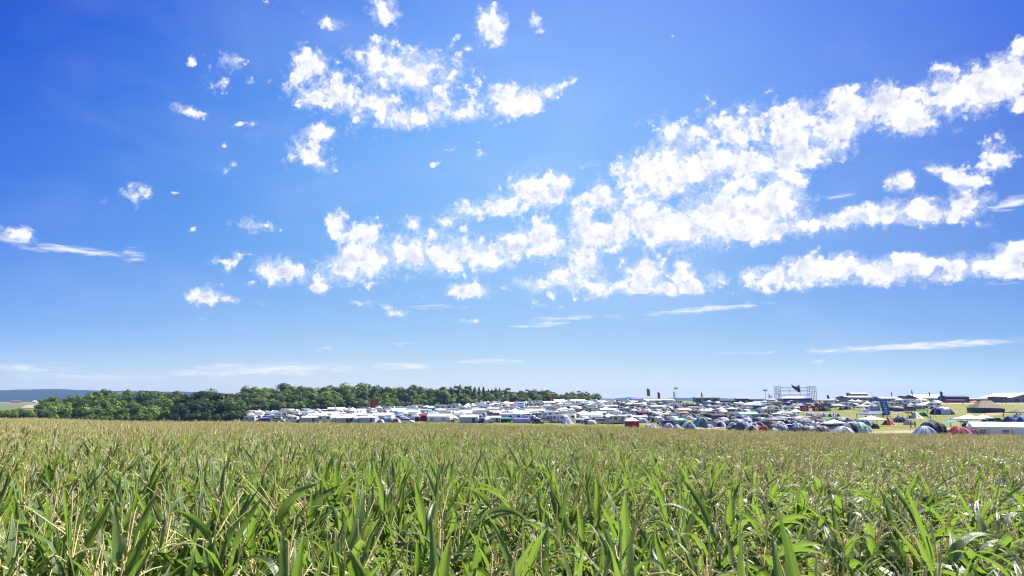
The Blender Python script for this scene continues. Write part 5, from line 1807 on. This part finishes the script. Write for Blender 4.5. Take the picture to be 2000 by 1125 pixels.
def joined(seed, lod, wind):
    _, _, _, (st, lf, ts, luv) = corn(seed, lod, wind)
    me = bpy.data.meshes.new('maize_plant')
    v = lf.v + st.v + ts.v
    a, b = len(lf.v), len(lf.v) + len(st.v)
    f = lf.f + [tuple(i + a for i in q) for q in st.f] + [tuple(i + b for i in q) for q in ts.f]
    me.from_pydata(v, [], f)
    mi = [0] * len(lf.f) + [1] * len(st.f) + [2] * len(ts.f)
    me.polygons.foreach_set('material_index', mi)
    me.polygons.foreach_set('use_smooth', [True] * len(f))
    uvl = me.uv_layers.new(name='UVMap')
    idx = np.empty(len(me.loops), dtype=np.int32)
    me.loops.foreach_get('vertex_index', idx)
    uu = np.zeros((len(v), 2), dtype=np.float32)
    uu[:a] = luv
    uvl.data.foreach_set('uv', uu[idx].ravel())
    for m in (M_LEAF, M_STALK, M_TASSEL):
        me.materials.append(m)
    return me


# planting points in rows
gr = np.random.default_rng(5)
th = R(14)
U, V = np.meshgrid(np.arange(-170, 170, .60), np.arange(-170, 170, .15))
U = U + gr.normal(0, .07, U.shape)
V = V + gr.normal(0, .05, V.shape)
X = (U * math.sin(th) + V * math.cos(th)).ravel()
Y = (U * math.cos(th) - V * math.sin(th)).ravel()
rr = np.hypot(X, Y)
az = np.arctan2(X, Y)
er = edge_r(np.clip(az, CAZ[0] - .3, CAZ[-1] + .3)) + 1.2 * np.sin(az * 60)
keep = (rr > 1.7) & (rr < er) & ((np.abs(az) < R(60)) | (rr < 9)) & (gr.random(rr.shape) > .04)
X, Y, rr, az = X[keep], Y[keep], rr[keep], az[keep]
Z = ground(X, Y) - .02
n = len(X)
pxl, pyl = proj(X, Y, Z + 2.2)
big = np.clip(gr.normal(.985, .065, n) + .05 * np.sin(X * .22 + 1) * np.sin(Y * .17) + .03 * np.sin(X * .9) * np.sin(Y * .7), .78, 1.16)
# wind-bent stand on the right of the field
windy = (gr.random(n) < np.clip((pxl - 950) / 700, 0.05, .8))
rot = np.where(windy, gr.normal(-.25, .28, n), gr.random(n) * 2 * PI)
tilt = np.stack([gr.normal(0, .05, n), np.where(windy, .10, 0) + gr.normal(0, .05, n)], 1)

inview = (pyl < 1200) & (pxl > -60) & (pxl < 2060) & (az > -R(60)) & (az < R(60)) & (Y > .5)
order = np.argsort(np.where(inview, rr, 1e9))
solo = order[:300]
is_solo = np.zeros(n, bool)
is_solo[solo] = True
near = [[corn(900 + k, 0, w)[:3] for k in range(8)] for w in (0, 1)]
for i in solo:
    st, lf, ts = near[int(windy[i])][int(gr.integers(8))]
    o = bpy.data.objects.new('maize_plant', None)
    COLN.objects.link(o)
    o.empty_display_size = .3
    o.location = (X[i], Y[i], Z[i])
    o.rotation_euler = (tilt[i][0], tilt[i][1], rot[i])
    o.scale = (big[i],) * 3
    link('stalk', st, o, [M_STALK])
    link('foliage', lf, o, [M_LEAF])
    link('tassel', ts, o, [M_TASSEL])
    tag(o, 'tall green maize plant with a tan tassel in the nearest rows of the field', 'maize plant', 'maize plants of the nearest rows')

kinds_col = bpy.data.collections.new('maize kinds')
SPEC = [(0, 0, 6), (0, 1, 5), (1, 0, 6), (1, 1, 5), (2, 0, 6), (2, 1, 4)]
ids, q = {}, 0
for lod, w, cnt in SPEC:
    ids[(lod, w)] = list(range(q, q + cnt))
    for k in range(cnt):
        o = bpy.data.objects.new('maize_kind_%02d' % q, joined(500 + q, lod, w))
        kinds_col.objects.link(o)
        q += 1
rest = np.nonzero(~is_solo)[0]
lod_i = np.where(rr[rest] < 13, 0, np.where(rr[rest] * gr.uniform(.7, 1.35, len(rest)) < 36, 1, 2))
idx = np.array([gr.choice(ids[(int(l), int(w))]) for l, w in zip(lod_i, windy[rest])], dtype=np.int32)
me = bpy.data.meshes.new('maize_field')
me.vertices.add(len(rest))
me.vertices.foreach_set('co', np.stack([X[rest], Y[rest], Z[rest]], 1).astype(np.float32).ravel())
at_ = me.attributes.new('turn', 'FLOAT_VECTOR', 'POINT')
at_.data.foreach_set('vector', np.stack([tilt[rest, 0], tilt[rest, 1], rot[rest]], 1).astype(np.float32).ravel())
at_ = me.attributes.new('size', 'FLOAT', 'POINT')
at_.data.foreach_set('value', big[rest].astype(np.float32))
at_ = me.attributes.new('pick', 'INT', 'POINT')
at_.data.foreach_set('value', idx)
fo = link('maize_field', me)
tag(fo, 'dense field of ripe maize running from the nearest rows to the campsite', 'maize field', kind='stuff')
ng = bpy.data.node_groups.new('planting', 'GeometryNodeTree')
ng.interface.new_socket('Geometry', in_out='INPUT', socket_type='NodeSocketGeometry')
ng.interface.new_socket('Geometry', in_out='OUTPUT', socket_type='NodeSocketGeometry')
gi = ng.nodes.new('NodeGroupInput')
go = ng.nodes.new('NodeGroupOutput')
iop = ng.nodes.new('GeometryNodeInstanceOnPoints')
ci = ng.nodes.new('GeometryNodeCollectionInfo')
ci.inputs['Collection'].default_value = kinds_col
ci.inputs['Separate Children'].default_value = True
ci.inputs['Reset Children'].default_value = True


def nattr(nm, ty):
    a = ng.nodes.new('GeometryNodeInputNamedAttribute')
    a.data_type = ty
    a.inputs['Name'].default_value = nm
    return [o for o in a.outputs if o.enabled][0]


iop.inputs['Pick Instance'].default_value = True
ng.links.new(gi.outputs[0], iop.inputs['Points'])
ng.links.new(ci.outputs[0], iop.inputs['Instance'])
ng.links.new(nattr('pick', 'INT'), iop.inputs['Instance Index'])
e2r = ng.nodes.new('FunctionNodeEulerToRotation')
ng.links.new(nattr('turn', 'FLOAT_VECTOR'), e2r.inputs[0])
ng.links.new(e2r.outputs[0], iop.inputs['Rotation'])
ng.links.new(nattr('size', 'FLOAT'), iop.inputs['Scale'])
ng.links.new(iop.outputs[0], go.inputs[0])
fo.modifiers.new('planting', 'NODES').node_group = ng
print('MAIZE', n)

# bare soil under the maize
m_, vs, fs = soil_mat('field soil', ((.060, .042, .026), (.085, .062, .038), (.045, .032, .02)), .8, 3.0), [], []
azl = np.linspace(R(-62), R(62), 120)
for t_ in np.linspace(0, 1, 40) ** 1.5:
    for a_ in azl:
        q_ = 1.6 + (float(edge_r(a_)) + .6 - 1.6) * t_
        vs.append((q_ * math.sin(a_), q_ * math.cos(a_)))
xy = np.array(vs)
zz = ground(xy[:, 0], xy[:, 1]) + .06
me = bpy.data.meshes.new('soil')
me.from_pydata([(a, b, c) for (a, b), c in zip(vs, zz)], [], [(j * 120 + i, j * 120 + i + 1, (j + 1) * 120 + i + 1, (j + 1) * 120 + i) for j in range(39) for i in range(119)])
me.materials.append(m_)
tag(link('soil', me), kind='structure')
# ------------------------------------------------------------------ sky: clouds
W_ = .62   # thin cloud
CL = [(750, 22, 30, 28, 0, 1), (735, 50, 18, 12, 0, W_), (648, 47, 28, 11, -15, 1), (520, 3, 14, 6, 0, 1), (548, 2, 18, 5, 0, W_), (590, 22, 12, 5, 30, .8), (958, 55, 28, 34, 0, 1.1), (916, 97, 16, 12, 0, 1), (890, 72, 20, 14, 0, W_),
      (1045, 45, 16, 22, 0, 1), (1055, 62, 18, 8, 0, .9), (605, 125, 32, 32, 0, 1.1), (575, 165, 30, 28, 0, .8), (600, 188, 35, 25, 0, .95), (660, 185, 45, 28, 0, 1), (655, 155, 22, 18, 0, .8), (700, 108, 42, 22, -20, .75), (735, 80, 28, 16, 0, .75),
      (760, 130, 60, 35, 0, 1.1), (820, 140, 55, 35, 0, 1.1), (850, 118, 25, 20, 0, .85), (880, 145, 45, 28, 0, .8), (895, 118, 14, 20, 0, .85), (915, 175, 18, 12, 0, .9), (700, 215, 35, 25, 0, .95), (745, 200, 45, 25, 0, 1), (790, 232, 45, 20, 0, 1.05),
      (835, 228, 40, 18, 0, 1), (850, 203, 30, 22, 0, 1), (900, 222, 50, 16, 0, 1), (985, 190, 32, 28, 0, 1.05), (1020, 200, 45, 20, 15, 1.1), (1070, 178, 34, 9, 25, .95), (625, 258, 34, 22, 0, 1.1), (590, 290, 18, 20, -40, .9), (610, 312, 24, 16, -20, .95), (635, 298, 12, 14, 0, .8),
      (690, 330, 14, 10, 0, W_), (938, 300, 20, 11, 0, .75), (935, 280, 5, 8, 0, .7), (372, 120, 11, 11, 0, 1), (450, 118, 26, 19, 0, .85), (432, 163, 20, 13, 0, .85), (438, 182, 8, 6, 0, .85), (485, 160, 22, 9, 0, W_), (372, 217, 30, 11, -15, .9), (505, 270, 6, 11, 0, .7), (437, 285, 6, 4, 0, .9), (456, 323, 7, 6, 0, .9), (376, 276, 12, 3, 0, .6), (145, 295, 12, 3, 0, .5),
      (205, 395, 17, 18, 0, .8), (268, 383, 27, 19, 20, .82), (655, 435, 22, 25, 0, 1.05), (490, 440, 28, 16, 0, .85), (450, 435, 12, 7, 0, .9), (530, 450, 16, 6, 0, .7), (400, 442, 10, 5, 0, .7), (417, 508, 12, 12, 0, 1), (458, 512, 18, 20, 0, .82), (548, 530, 46, 22, -10, 1.1), (400, 577, 34, 17, 0, 1), (450, 585, 26, 10, 0, .95), (345, 580, 14, 6, 0, .6), (634, 613, 20, 10, 0, .8),
      (625, 560, 22, 20, 0, 1), (660, 525, 45, 26, 10, 1.1), (720, 500, 55, 38, 0, 1.1), (712, 455, 36, 22, 0, .95), (800, 490, 40, 38, 0, 1.1), (805, 440, 26, 15, 0, .85), (845, 458, 24, 18, 0, .85), (870, 500, 45, 33, 0, 1.1), (940, 500, 55, 34, 0, 1.1), (1010, 480, 38, 28, 0, 1.1), (1060, 470, 55, 34, 0, 1.1), (1050, 430, 20, 22, 0, .85), (1130, 440, 32, 42, 0, 1), (1180, 465, 62, 27, 5, 1.15), (1250, 430, 60, 42, 10, 1.15), (1240, 408, 34, 26, 0, .95), (1320, 440, 72, 38, 5, 1.2), (1400, 425, 82, 46, 8, 1.25), (1480, 410, 82, 50, 8, 1.25), (1530, 390, 48, 42, 0, 1.1), (1560, 360, 28, 22, 20, .8), (1510, 455, 60, 18, 10, 1.1),
      (870, 432, 25, 17, 0, .95), (920, 410, 38, 19, 10, 1), (975, 400, 34, 20, 0, 1), (1035, 370, 38, 36, 0, 1.1), (1090, 360, 26, 33, 0, 1), (1080, 390, 34, 18, 0, 1), (1130, 385, 24, 16, 0, .72), (1172, 380, 24, 33, 10, 1), (1155, 322, 22, 8, 0, W_),
      (1213, 325, 20, 22, 0, .95), (1260, 340, 48, 38, 0, 1.15), (1320, 330, 70, 48, 0, 1.2), (1308, 262, 38, 38, 0, .95), (1352, 268, 26, 26, 0, .9), (1400, 315, 80, 32, 5, 1.1), (1480, 325, 90, 28, 5, 1.1), (1570, 305, 80, 28, 8, 1.05), (1625, 290, 40, 16, 10, .95), (1290, 372, 70, 17, 10, .9), (1440, 365, 90, 17, 8, .85), (1400, 238, 44, 36, 0, .78), (1480, 240, 60, 30, 0, 1), (1430, 268, 50, 24, 0, .9), (1560, 230, 50, 34, 0, 1.05), (1640, 240, 40, 34, 0, 1), (1540, 270, 80, 24, 0, 1), (1445, 215, 30, 14, 0, .7),
      (1665, 212, 50, 40, 0, 1.15), (1615, 262, 50, 25, 0, 1.05), (1730, 205, 46, 34, 0, 1.15), (1785, 228, 55, 34, 0, 1.15), (1790, 185, 36, 25, 0, 1.05), (1850, 185, 50, 33, 10, 1.15), (1920, 172, 60, 42, 10, 1.2), (1962, 140, 45, 36, 0, 1.1), (1990, 175, 30, 30, 0, .9), (1835, 135, 28, 10, 0, .85), (1900, 125, 26, 17, 20, .85), (1992, 95, 20, 28, 0, .95), (1990, 210, 24, 12, 15, .95), (1910, 225, 15, 18, 0, .75), (1500, 180, 22, 6, 35, W_), (1315, 73, 8, 14, 0, .75),
      (1760, 352, 27, 19, 0, 1), (1840, 335, 36, 15, -10, 1), (1870, 345, 25, 20, 0, .95), (1895, 357, 36, 11, 0, .95), (1950, 310, 29, 17, 10, 1), (1925, 272, 10, 14, 0, W_), (1945, 262, 10, 10, 0, .7), (1940, 290, 18, 8, 0, .75), (1990, 300, 20, 14, 0, .8), (1688, 285, 8, 4, 0, .7),
      (1590, 440, 42, 15, 3, 1.05), (1650, 430, 50, 17, 5, 1.1), (1720, 420, 60, 21, 5, 1.15), (1790, 410, 50, 25, 5, 1.15), (1850, 418, 50, 20, 0, 1.1), (1890, 395, 45, 26, 0, 1.1), (1928, 440, 20, 18, 0, .9),
      (1050, 555, 60, 17, 0, 1.05), (1090, 540, 36, 20, 0, 1.05), (1145, 530, 35, 26, 0, 1.1), (1078, 575, 18, 14, 0, .9), (1180, 560, 80, 20, 0, 1.1), (1258, 535, 44, 30, 0, 1.15), (1290, 565, 70, 15, 0, 1.05), (1335, 530, 24, 26, 0, 1), (1352, 558, 25, 19, 0, 1), (1405, 545, 26, 17, 0, .95), (1460, 540, 26, 19, 0, 1), (1510, 540, 45, 24, 0, 1.1), (1570, 530, 50, 25, 0, 1.15), (1560, 510, 26, 11, 0, .85), (1640, 525, 60, 24, 0, 1.15), (1648, 500, 25, 14, 0, .9), (1720, 530, 70, 24, 0, 1.15), (1800, 520, 60, 24, 0, 1.15), (1870, 525, 60, 21, 0, 1.1), (1950, 520, 60, 23, 0, 1.15), (1985, 492, 45, 19, 0, 1.05), (1620, 555, 180, 9, 0, .8), (1470, 485, 8, 14, 0, .6),
      (915, 568, 48, 14, 0, 1.05), (710, 593, 28, 8, 0, .75), (775, 612, 22, 7, 0, .75), (818, 578, 20, 10, 0, .78), (780, 578, 10, 6, 0, .75), (920, 626, 40, 6, 0, .85), (1090, 600, 12, 5, 0, .8), (1040, 590, 10, 5, 0, .7), (30, 455, 36, 13, -10, .9)]
CL += [(640, 165, 95, 58, 0, .62), (785, 150, 125, 62, 0, .66), (870, 185, 80, 50, 0, .58), (725, 212, 105, 45, 0, .62), (615, 285, 48, 50, 0, .66), (930, 205, 70, 30, 0, .6), 
       (1700, 235, 130, 40, 10, .5), (1880, 190, 100, 50, 15, .5), (1885, 335, 80, 24, 0, .5), (715, 480, 80, 52, 10, .55), (1000, 480, 200, 30, 4, .5), (1200, 560, 190, 22, 0, .55), (1750, 530, 260, 24, 0, .5), (1950, 270, 40, 50, 0, .45), (435, 145, 34, 40, 0, .5), (245, 388, 50, 20, 0, .45), (500, 443, 50, 14, 0, .5), (760, 600, 80, 16, 0, .4)]
CL = [(a, b, c, d, e, f * (.76 if c < 21 else 1)) for a, b, c, d, e, f in CL] + [(1020, 192, 66, 30, 15, .95), (1074, 177, 40, 12, 25, 1.0), (612, 300, 42, 26, -30, .7), (600, 130, 40, 36, 0, .8), (700, 515, 90, 40, 12, .7), (900, 415, 90, 22, 12, .6), (1045, 370, 60, 36, 0, .7)]
rw = random.Random(12)
for (cx, cy, sx_, sy_, n_) in ((700, 190, 220, 110, 26), (480, 500, 120, 70, 9), (1450, 260, 330, 90, 22), (1080, 440, 330, 70, 20), (1300, 540, 420, 45, 16), (1900, 290, 110, 60, 10), (450, 220, 140, 120, 8)):
    for _ in range(n_):
        CL.append((cx + rw.gauss(0, .6) * sx_, cy + rw.gauss(0, .6) * sy_, rw.uniform(9, 22), rw.uniform(4, 11), rw.uniform(-20, 35), rw.uniform(.45, .66)))
CI = [(20, 462, 55, 14, -6, .9), (160, 490, 130, 8, -5, 1.05), (262, 500, 34, 15, -10, .85), (1975, 397, 55, 12, 15, .9), (1640, 382, 40, 7, 8, .8), (1960, 553, 70, 4, 0, .8), (1050, 636, 55, 5, 3, 1), (1380, 603, 120, 7, 5, 1), (1440, 597, 40, 6, 8, .95), (1790, 676, 240, 8, 3, 1.1), (1420, 690, 120, 5, 2, .6), (1600, 655, 60, 4, 3, .55),
      (790, 715, 60, 8, 0, 1.0), (960, 705, 90, 6, 0, .7), (520, 722, 215, 14, 2, .88), (430, 716, 70, 6, 2, .8), (640, 680, 30, 6, 8, .8), (370, 624, 30, 4, 0, .55), (60, 718, 130, 10, 0, .7), (780, 672, 50, 6, 0, .5), (1130, 700, 60, 5, 0, .45), (700, 640, 120, 5, 3, .45), (1600, 706, 130, 5, 2, .5), (330, 700, 60, 5, 0, .5), (180, 735, 220, 8, 0, .62), (850, 760, 300, 6, 0, .4), (1130, 620, 130, 6, 3, .6), (860, 600, 100, 6, 0, .6)]
VEIL = [(270, 655, 110, 5, 1, .8), (130, 676, 70, 5, -3, .6), (520, 655, 90, 6, 0, .35)]

DR = 9000.0
azs = np.arange(R(-41), R(41), .0038)
els = np.arange(R(-.6), R(37), .0038)
A, E = np.meshgrid(azs, els)
DX, DY, DZ = np.sin(A) * np.cos(E), np.cos(A) * np.cos(E), np.sin(E)
dd = DY * cp + DZ * sp
PX = 1000 + F * DX / dd
PY = 562.5 - F * (-DY * sp + DZ * cp) / dd


def field(blobs, k, pw=5):
    acc = np.zeros(PX.shape)
    for (cx, cy, rx, ry, rot_, w) in blobs:
        c, s = math.cos(R(rot_)), math.sin(R(rot_))
        x, y = PX - cx, PY - cy
        u_ = (x * c - y * s) / (rx * k)
        v_ = (x * s + y * c) / (ry * k)
        acc += np.clip(w * (1 - np.sqrt(u_ * u_ + v_ * v_)), 0, None) ** pw
    return acc ** (1 / pw)


FW = field(CL, 2.15)
F1, F2, F3 = field(CL, 1.84), field(CI, 1.5), field(VEIL, 1.4)
nA_, nE_ = len(azs), len(els)
me = bpy.data.meshes.new('sky')
vs = np.stack([DX * DR, DY * DR, DZ * DR + CAMZ], -1).reshape(-1, 3)
ii = np.arange(nA_ * nE_).reshape(nE_, nA_)
q = np.stack([ii[:-1, :-1], ii[:-1, 1:], ii[1:, 1:], ii[1:, :-1]], -1).reshape(-1, 4)
me.vertices.add(len(vs))
me.vertices.foreach_set('co', vs.astype(np.float32).ravel())
me.loops.add(q.size)
me.loops.foreach_set('vertex_index', q.astype(np.int32).ravel())
me.polygons.add(len(q))
me.polygons.foreach_set('loop_start', np.arange(0, q.size, 4, dtype=np.int32))
me.polygons.foreach_set('use_smooth', np.ones(len(q), bool))
me.update()
for nm, ar in (('heap', F1), ('fringe', FW), ('wisp', F2), ('veil', F3), ('film', np.clip((R(41) - np.abs(A)) / R(7), 0, 1) * np.clip((R(37) - E) / R(8), 0, 1))):
    a_ = me.attributes.new(nm, 'FLOAT', 'POINT')
    a_.data.foreach_set('value', ar.astype(np.float32).ravel())
m, t, out = nt('clouds')
geo = N(t, 'ShaderNodeNewGeometry')
sc_ = N(t, 'ShaderNodeVectorMath')
sc_.operation = 'SCALE'
sc_.inputs['Scale'].default_value = 1 / DR
t.links.new(geo.outputs['Position'], sc_.inputs[0])
vec = sc_.outputs[0]


def attr(nm):
    a = N(t, 'ShaderNodeAttribute')
    a.attribute_name = nm
    return a.outputs['Fac']


n1 = noise(t, vec, 31, 7, .57, .3)
n2 = noise(t, vec, 98, 5, .57, .3)
vo = N(t, 'ShaderNodeTexVoronoi')
vo.feature = 'SMOOTH_F1'
vo.inputs['Scale'].default_value = 54
vo.inputs['Smoothness'].default_value = .35
vo.inputs['Detail'].default_value = 2.0
vo.inputs['Roughness'].default_value = .55
t.links.new(vec, vo.inputs['Vector'])
bil = math_n(t, 'SUBTRACT', .5, vo.outputs['Distance'])
n5 = noise(t, vec, 210, 5, .62, .9)
c0 = lambda s_, k_: math_n(t, 'MULTIPLY', math_n(t, 'SUBTRACT', s_, .5), k_)
det = math_n(t, 'ADD', math_n(t, 'ADD', c0(n1, 1.75), c0(n2, .7)), math_n(t, 'ADD', c0(n5, .14), math_n(t, 'MULTIPLY', bil, .50)))
h = attr('heap')
wide = attr('fringe')
body = math_n(t, 'ADD', h, det)
gate = sstep(t, h, .02, .22)
al = math_n(t, 'MULTIPLY', sstep(t, body, .22, .62), gate)
thin = math_n(t, 'ADD', wide, math_n(t, 'ADD', c0(n1, 1.1), math_n(t, 'ADD', c0(n2, .9), c0(n5, .6))))
al = math_n(t, 'MAXIMUM', al, math_n(t, 'MULTIPLY', math_n(t, 'MULTIPLY', sstep(t, thin, .34, .95), sstep(t, wide, .05, .3)), .55))
# wisps: noise stretched along the horizon
mp = N(t, 'ShaderNodeMapping')
mp.inputs['Scale'].default_value = (1, 1, 6)
mp.inputs['Rotation'].default_value = (0, R(-4), 0)
t.links.new(vec, mp.inputs[0])
n3 = noise(t, mp.outputs[0], 30, 8, .66, .6)
wi = attr('wisp')
aw = math_n(t, 'MULTIPLY', sstep(t, math_n(t, 'ADD', wi, math_n(t, 'MULTIPLY', math_n(t, 'SUBTRACT', n3, .5), 1.9)), .2, 1.05), sstep(t, wi, .0, .25))
aw = math_n(t, 'MULTIPLY', aw, .85)
mp2 = N(t, 'ShaderNodeMapping')
mp2.inputs['Scale'].default_value = (1, 1, 2.6)
mp2.inputs['Rotation'].default_value = (0, R(-14), 0)
t.links.new(vec, mp2.inputs[0])
film = math_n(t, 'MULTIPLY', sstep(t, noise(t, mp2.outputs[0], 3.2, 6, .55, .6), .38, .78), math_n(t, 'MULTIPLY', attr('film'), .085))
al2 = math_n(t, 'MAXIMUM', math_n(t, 'MAXIMUM', al, aw), film, clamp=True)
# shade painted into the deep cloud colour: greyer where the noise above is denser
n4 = noise(t, vec, 34, 5, .6, .3)
upv = N(t, 'ShaderNodeVectorMath')
upv.operation = 'ADD'
upv.inputs[1].default_value = (.006, 0, .013)
t.links.new(vec, upv.inputs[0])
over = math_n(t, 'ADD', c0(noise(t, upv.outputs[0], 31, 6, .57, .3), 1.75), c0(noise(t, upv.outputs[0], 98, 3, .57, .3), .5))
here = math_n(t, 'ADD', c0(n1, 1.75), c0(n2, .5))
deep = sstep(t, body, .34, .80)
sh = sstep(t, math_n(t, 'ADD', math_n(t, 'SUBTRACT', over, here), c0(n4, .9)), -.16, .36)
gy = math_n(t, 'MULTIPLY', sh, deep)
ccol = mixc(t, gy, (1.0, 1.0, 1.0), (.64, .68, .86))
em = N(t, 'ShaderNodeEmission')
t.links.new(ccol, em.inputs['Color'])
CLOUD_EM = em
tr = N(t, 'ShaderNodeBsdfTransparent')
mx = N(t, 'ShaderNodeMixShader')
t.links.new(al2, mx.inputs[0])
t.links.new(tr.outputs[0], mx.inputs[1])
t.links.new(em.outputs[0], mx.inputs[2])
vl = math_n(t, 'MULTIPLY', math_n(t, 'MULTIPLY', attr('veil'), sstep(t, n3, .35, .7)), .55)
em2 = N(t, 'ShaderNodeEmission')
em2.inputs['Color'].default_value = (.20, .25, .42, 1)
mx2 = N(t, 'ShaderNodeMixShader')
t.links.new(vl, mx2.inputs[0])
t.links.new(mx.outputs[0], mx2.inputs[1])
t.links.new(em2.outputs[0], mx2.inputs[2])
t.links.new(mx2.outputs[0], out.inputs[0])
m.cycles.emission_sampling = 'NONE'
me.materials.append(m)
tag(link('sky', me), kind='structure')

# ------------------------------------------------------------------ sky light and sun
SUN_AZ, SUN_EL = R(52), R(47)
EXPO = 1.3
w = bpy.data.worlds.new('World')
sc.world = w
w.use_nodes = True
t = w.node_tree
t.nodes.clear()
wo = t.nodes.new('ShaderNodeOutputWorld')
bg = t.nodes.new('ShaderNodeBackground')
sky = t.nodes.new('ShaderNodeTexSky')
sky.sky_type = 'NISHITA'
sky.sun_disc = False
sky.sun_elevation = SUN_EL
sky.sun_rotation = SUN_AZ
sky.altitude = 300
sky.air_density = 1.0
sky.dust_density = .6
sky.ozone_density = 2.2
# clear-sky colour: the Nishita sky, deepened with height and to the sides, a lens vignette painted into its colour
GRADE = [(-2.0455, 5.8003, -6.9643, -0.6945, -0.5241, 1.4786, 1.895, -13.1311), (-1.929, 6.6791, -8.1079, -0.5431, -0.2634, 1.3849, 0.5386, -8.6248), (-1.3049, 3.5824, -3.1699, -0.4874, 0.0031, 0.8602, 0.0201, -2.3487)]
wtc = t.nodes.new('ShaderNodeTexCoord')
nrm_ = t.nodes.new('ShaderNodeVectorMath')
nrm_.operation = 'NORMALIZE'
t.links.new(wtc.outputs['Generated'], nrm_.inputs[0])
sep = t.nodes.new('ShaderNodeSeparateXYZ')
t.links.new(nrm_.outputs[0], sep.inputs[0])
dx = math_n(t, 'MINIMUM', math_n(t, 'MAXIMUM', sep.outputs[0], -.62), .62)
ez = math_n(t, 'MINIMUM', math_n(t, 'MAXIMUM', sep.outputs[2], 0.0), .78)
ssep = t.nodes.new('ShaderNodeSeparateColor')
t.links.new(sky.outputs[0], ssep.inputs[0])
comb = t.nodes.new('ShaderNodeCombineColor')
for ch in range(3):
    k = GRADE[ch]
    terms = [(ez, k[1]), (math_n(t, 'MULTIPLY', ez, ez), k[2]), (dx, k[3]), (math_n(t, 'MULTIPLY', dx, dx), k[4]), (math_n(t, 'EXPONENT', math_n(t, 'MULTIPLY', ez, -14.0)), k[5]),
             (math_n(t, 'MULTIPLY', ez, dx), k[6]), (math_n(t, 'MULTIPLY', ez, math_n(t, 'MULTIPLY', dx, dx)), k[7])]
    e_ = math_n(t, 'ADD', 0.0, k[0])
    for so_, kk in terms:
        e_ = math_n(t, 'MULTIPLY_ADD', so_, kk, e_)
    t.links.new(math_n(t, 'MULTIPLY', ssep.outputs[ch], math_n(t, 'EXPONENT', e_)), comb.inputs[ch])
t.links.new(comb.outputs[0], bg.inputs['Color'])
bg.inputs['Strength'].default_value = .11
t.links.new(bg.outputs[0], wo.inputs[0])
sd = bpy.data.lights.new('sun', 'SUN')
sd.energy = 5.0
sd.angle = R(.53)
sd.color = (1, .95, .87)
so = bpy.data.objects.new('sun', sd)
COLN.objects.link(so)
S = Vector((math.sin(SUN_AZ) * math.cos(SUN_EL), math.cos(SUN_AZ) * math.cos(SUN_EL), math.sin(SUN_EL)))
so.rotation_euler = (-S).to_track_quat('-Z', 'Y').to_euler()
so.location = (60, 40, 120)
CLOUD_EM.inputs['Strength'].default_value = 1.03 / 2 ** EXPO

# ------------------------------------------------------------------ the air
hb = MB().box(-6150, 6150, -6150, 6150, -13, 100)
hz = link('haze', hb.mesh('haze'))
m, t, out = nt('haze')
pv = N(t, 'ShaderNodeVolumePrincipled')
pv.inputs['Color'].default_value = (.32, .52, .94, 1)
pv.inputs['Density'].default_value = .0001
pv.inputs['Anisotropy'].default_value = .2
t.links.new(pv.outputs[0], out.inputs['Volume'])
hz.data.materials[0] = m
tag(hz, kind='stuff')

# ------------------------------------------------------------------ labels that single out one thing
ORD = ['', 'second ', 'third ', 'fourth ', 'fifth ', 'sixth ', 'seventh ', 'eighth ', 'ninth ', 'tenth ', 'eleventh ', 'twelfth ', 'thirteenth ', 'fourteenth ', 'fifteenth ', 'sixteenth ', 'seventeenth ', 'eighteenth ', 'nineteenth ', 'twentieth ']
ANCH = [(d['anchor'], d['px'], d['py']) for d in PLACED if d['anchor']]
ANCH_T = ANCH + [('the round grove', 415, 790)]
groups = {}
for d in PLACED:
    if d['label']:
        continue
    trees = d['fam'].startswith('tree')
    if trees:
        pl = d['o']['group'].split(' of ')[-1] if ' of ' in d['o']['group'] else d['o']['group'].split(' ', 1)[1]
        key = (d['phrase'], pl)
        groups.setdefault(('T',) + key, []).append(d)
        continue
    best = min(ANCH, key=lambda a: (a[1] - d['px']) ** 2 + (3.2 * (a[2] - d['py'])) ** 2)
    dx, dy = d['px'] - best[1], 3.2 * (d['py'] - best[2])
    if abs(dx) > abs(dy):
        rel = 'right of' if dx > 0 else 'left of'
    else:
        rel = 'in front of' if dy > 0 else 'behind'
    d['dist'] = math.hypot(dx, dy)
    groups.setdefault(('C', d['phrase'], rel, best[0]), []).append(d)
for key, ds in groups.items():
    if key[0] == 'C':
        ds.sort(key=lambda d: d['dist'])
        for i, d in enumerate(ds):
            lab = (ORD[i] if len(ds) > 1 and i else ('nearest ' if len(ds) > 1 else '')) + key[1] + ' ' + key[2] + ' ' + key[3]
            d['o']['label'] = lab if len(lab.split()) <= 16 else lab.replace(' and ', ' ').replace(' in a ', ' in ').replace('just ', '').replace('the ', '')
    else:
        ds.sort(key=lambda d: d['px'])
        for i, d in enumerate(ds):
            nm = key[1]
            where = key[2]
            if where.startswith('the ') is False and not where.startswith(('along', 'under')):
                where = 'of ' + where
            elif where.startswith('the '):
                where = 'of ' + where
            d['o']['label'] = ((ORD[i] if i < len(ORD) else '%dth ' % (i + 1)) if i else ('first ' if len(ds) > 1 else '')) + nm + ' ' + where + (', counted from the left' if len(ds) > 1 else '')

# ------------------------------------------------------------------ render settings
sc.render.engine = 'CYCLES'
c = sc.cycles
c.filter_width = 1.1
c.use_denoising = True
c.max_bounces = 6
c.diffuse_bounces = 2
c.glossy_bounces = 2
c.transmission_bounces = 4
c.transparent_max_bounces = 8
c.volume_bounces = 0
c.use_adaptive_sampling = True
c.adaptive_threshold = .01
c.sample_clamp_indirect = 6
c.caustics_reflective = False
c.caustics_refractive = False
sc.view_settings.view_transform = 'Standard'
sc.view_settings.look = 'None'
sc.view_settings.gamma = 1
sc.view_settings.use_curve_mapping = False
sc.view_settings.exposure = EXPO
bpy.context.view_layer.update()
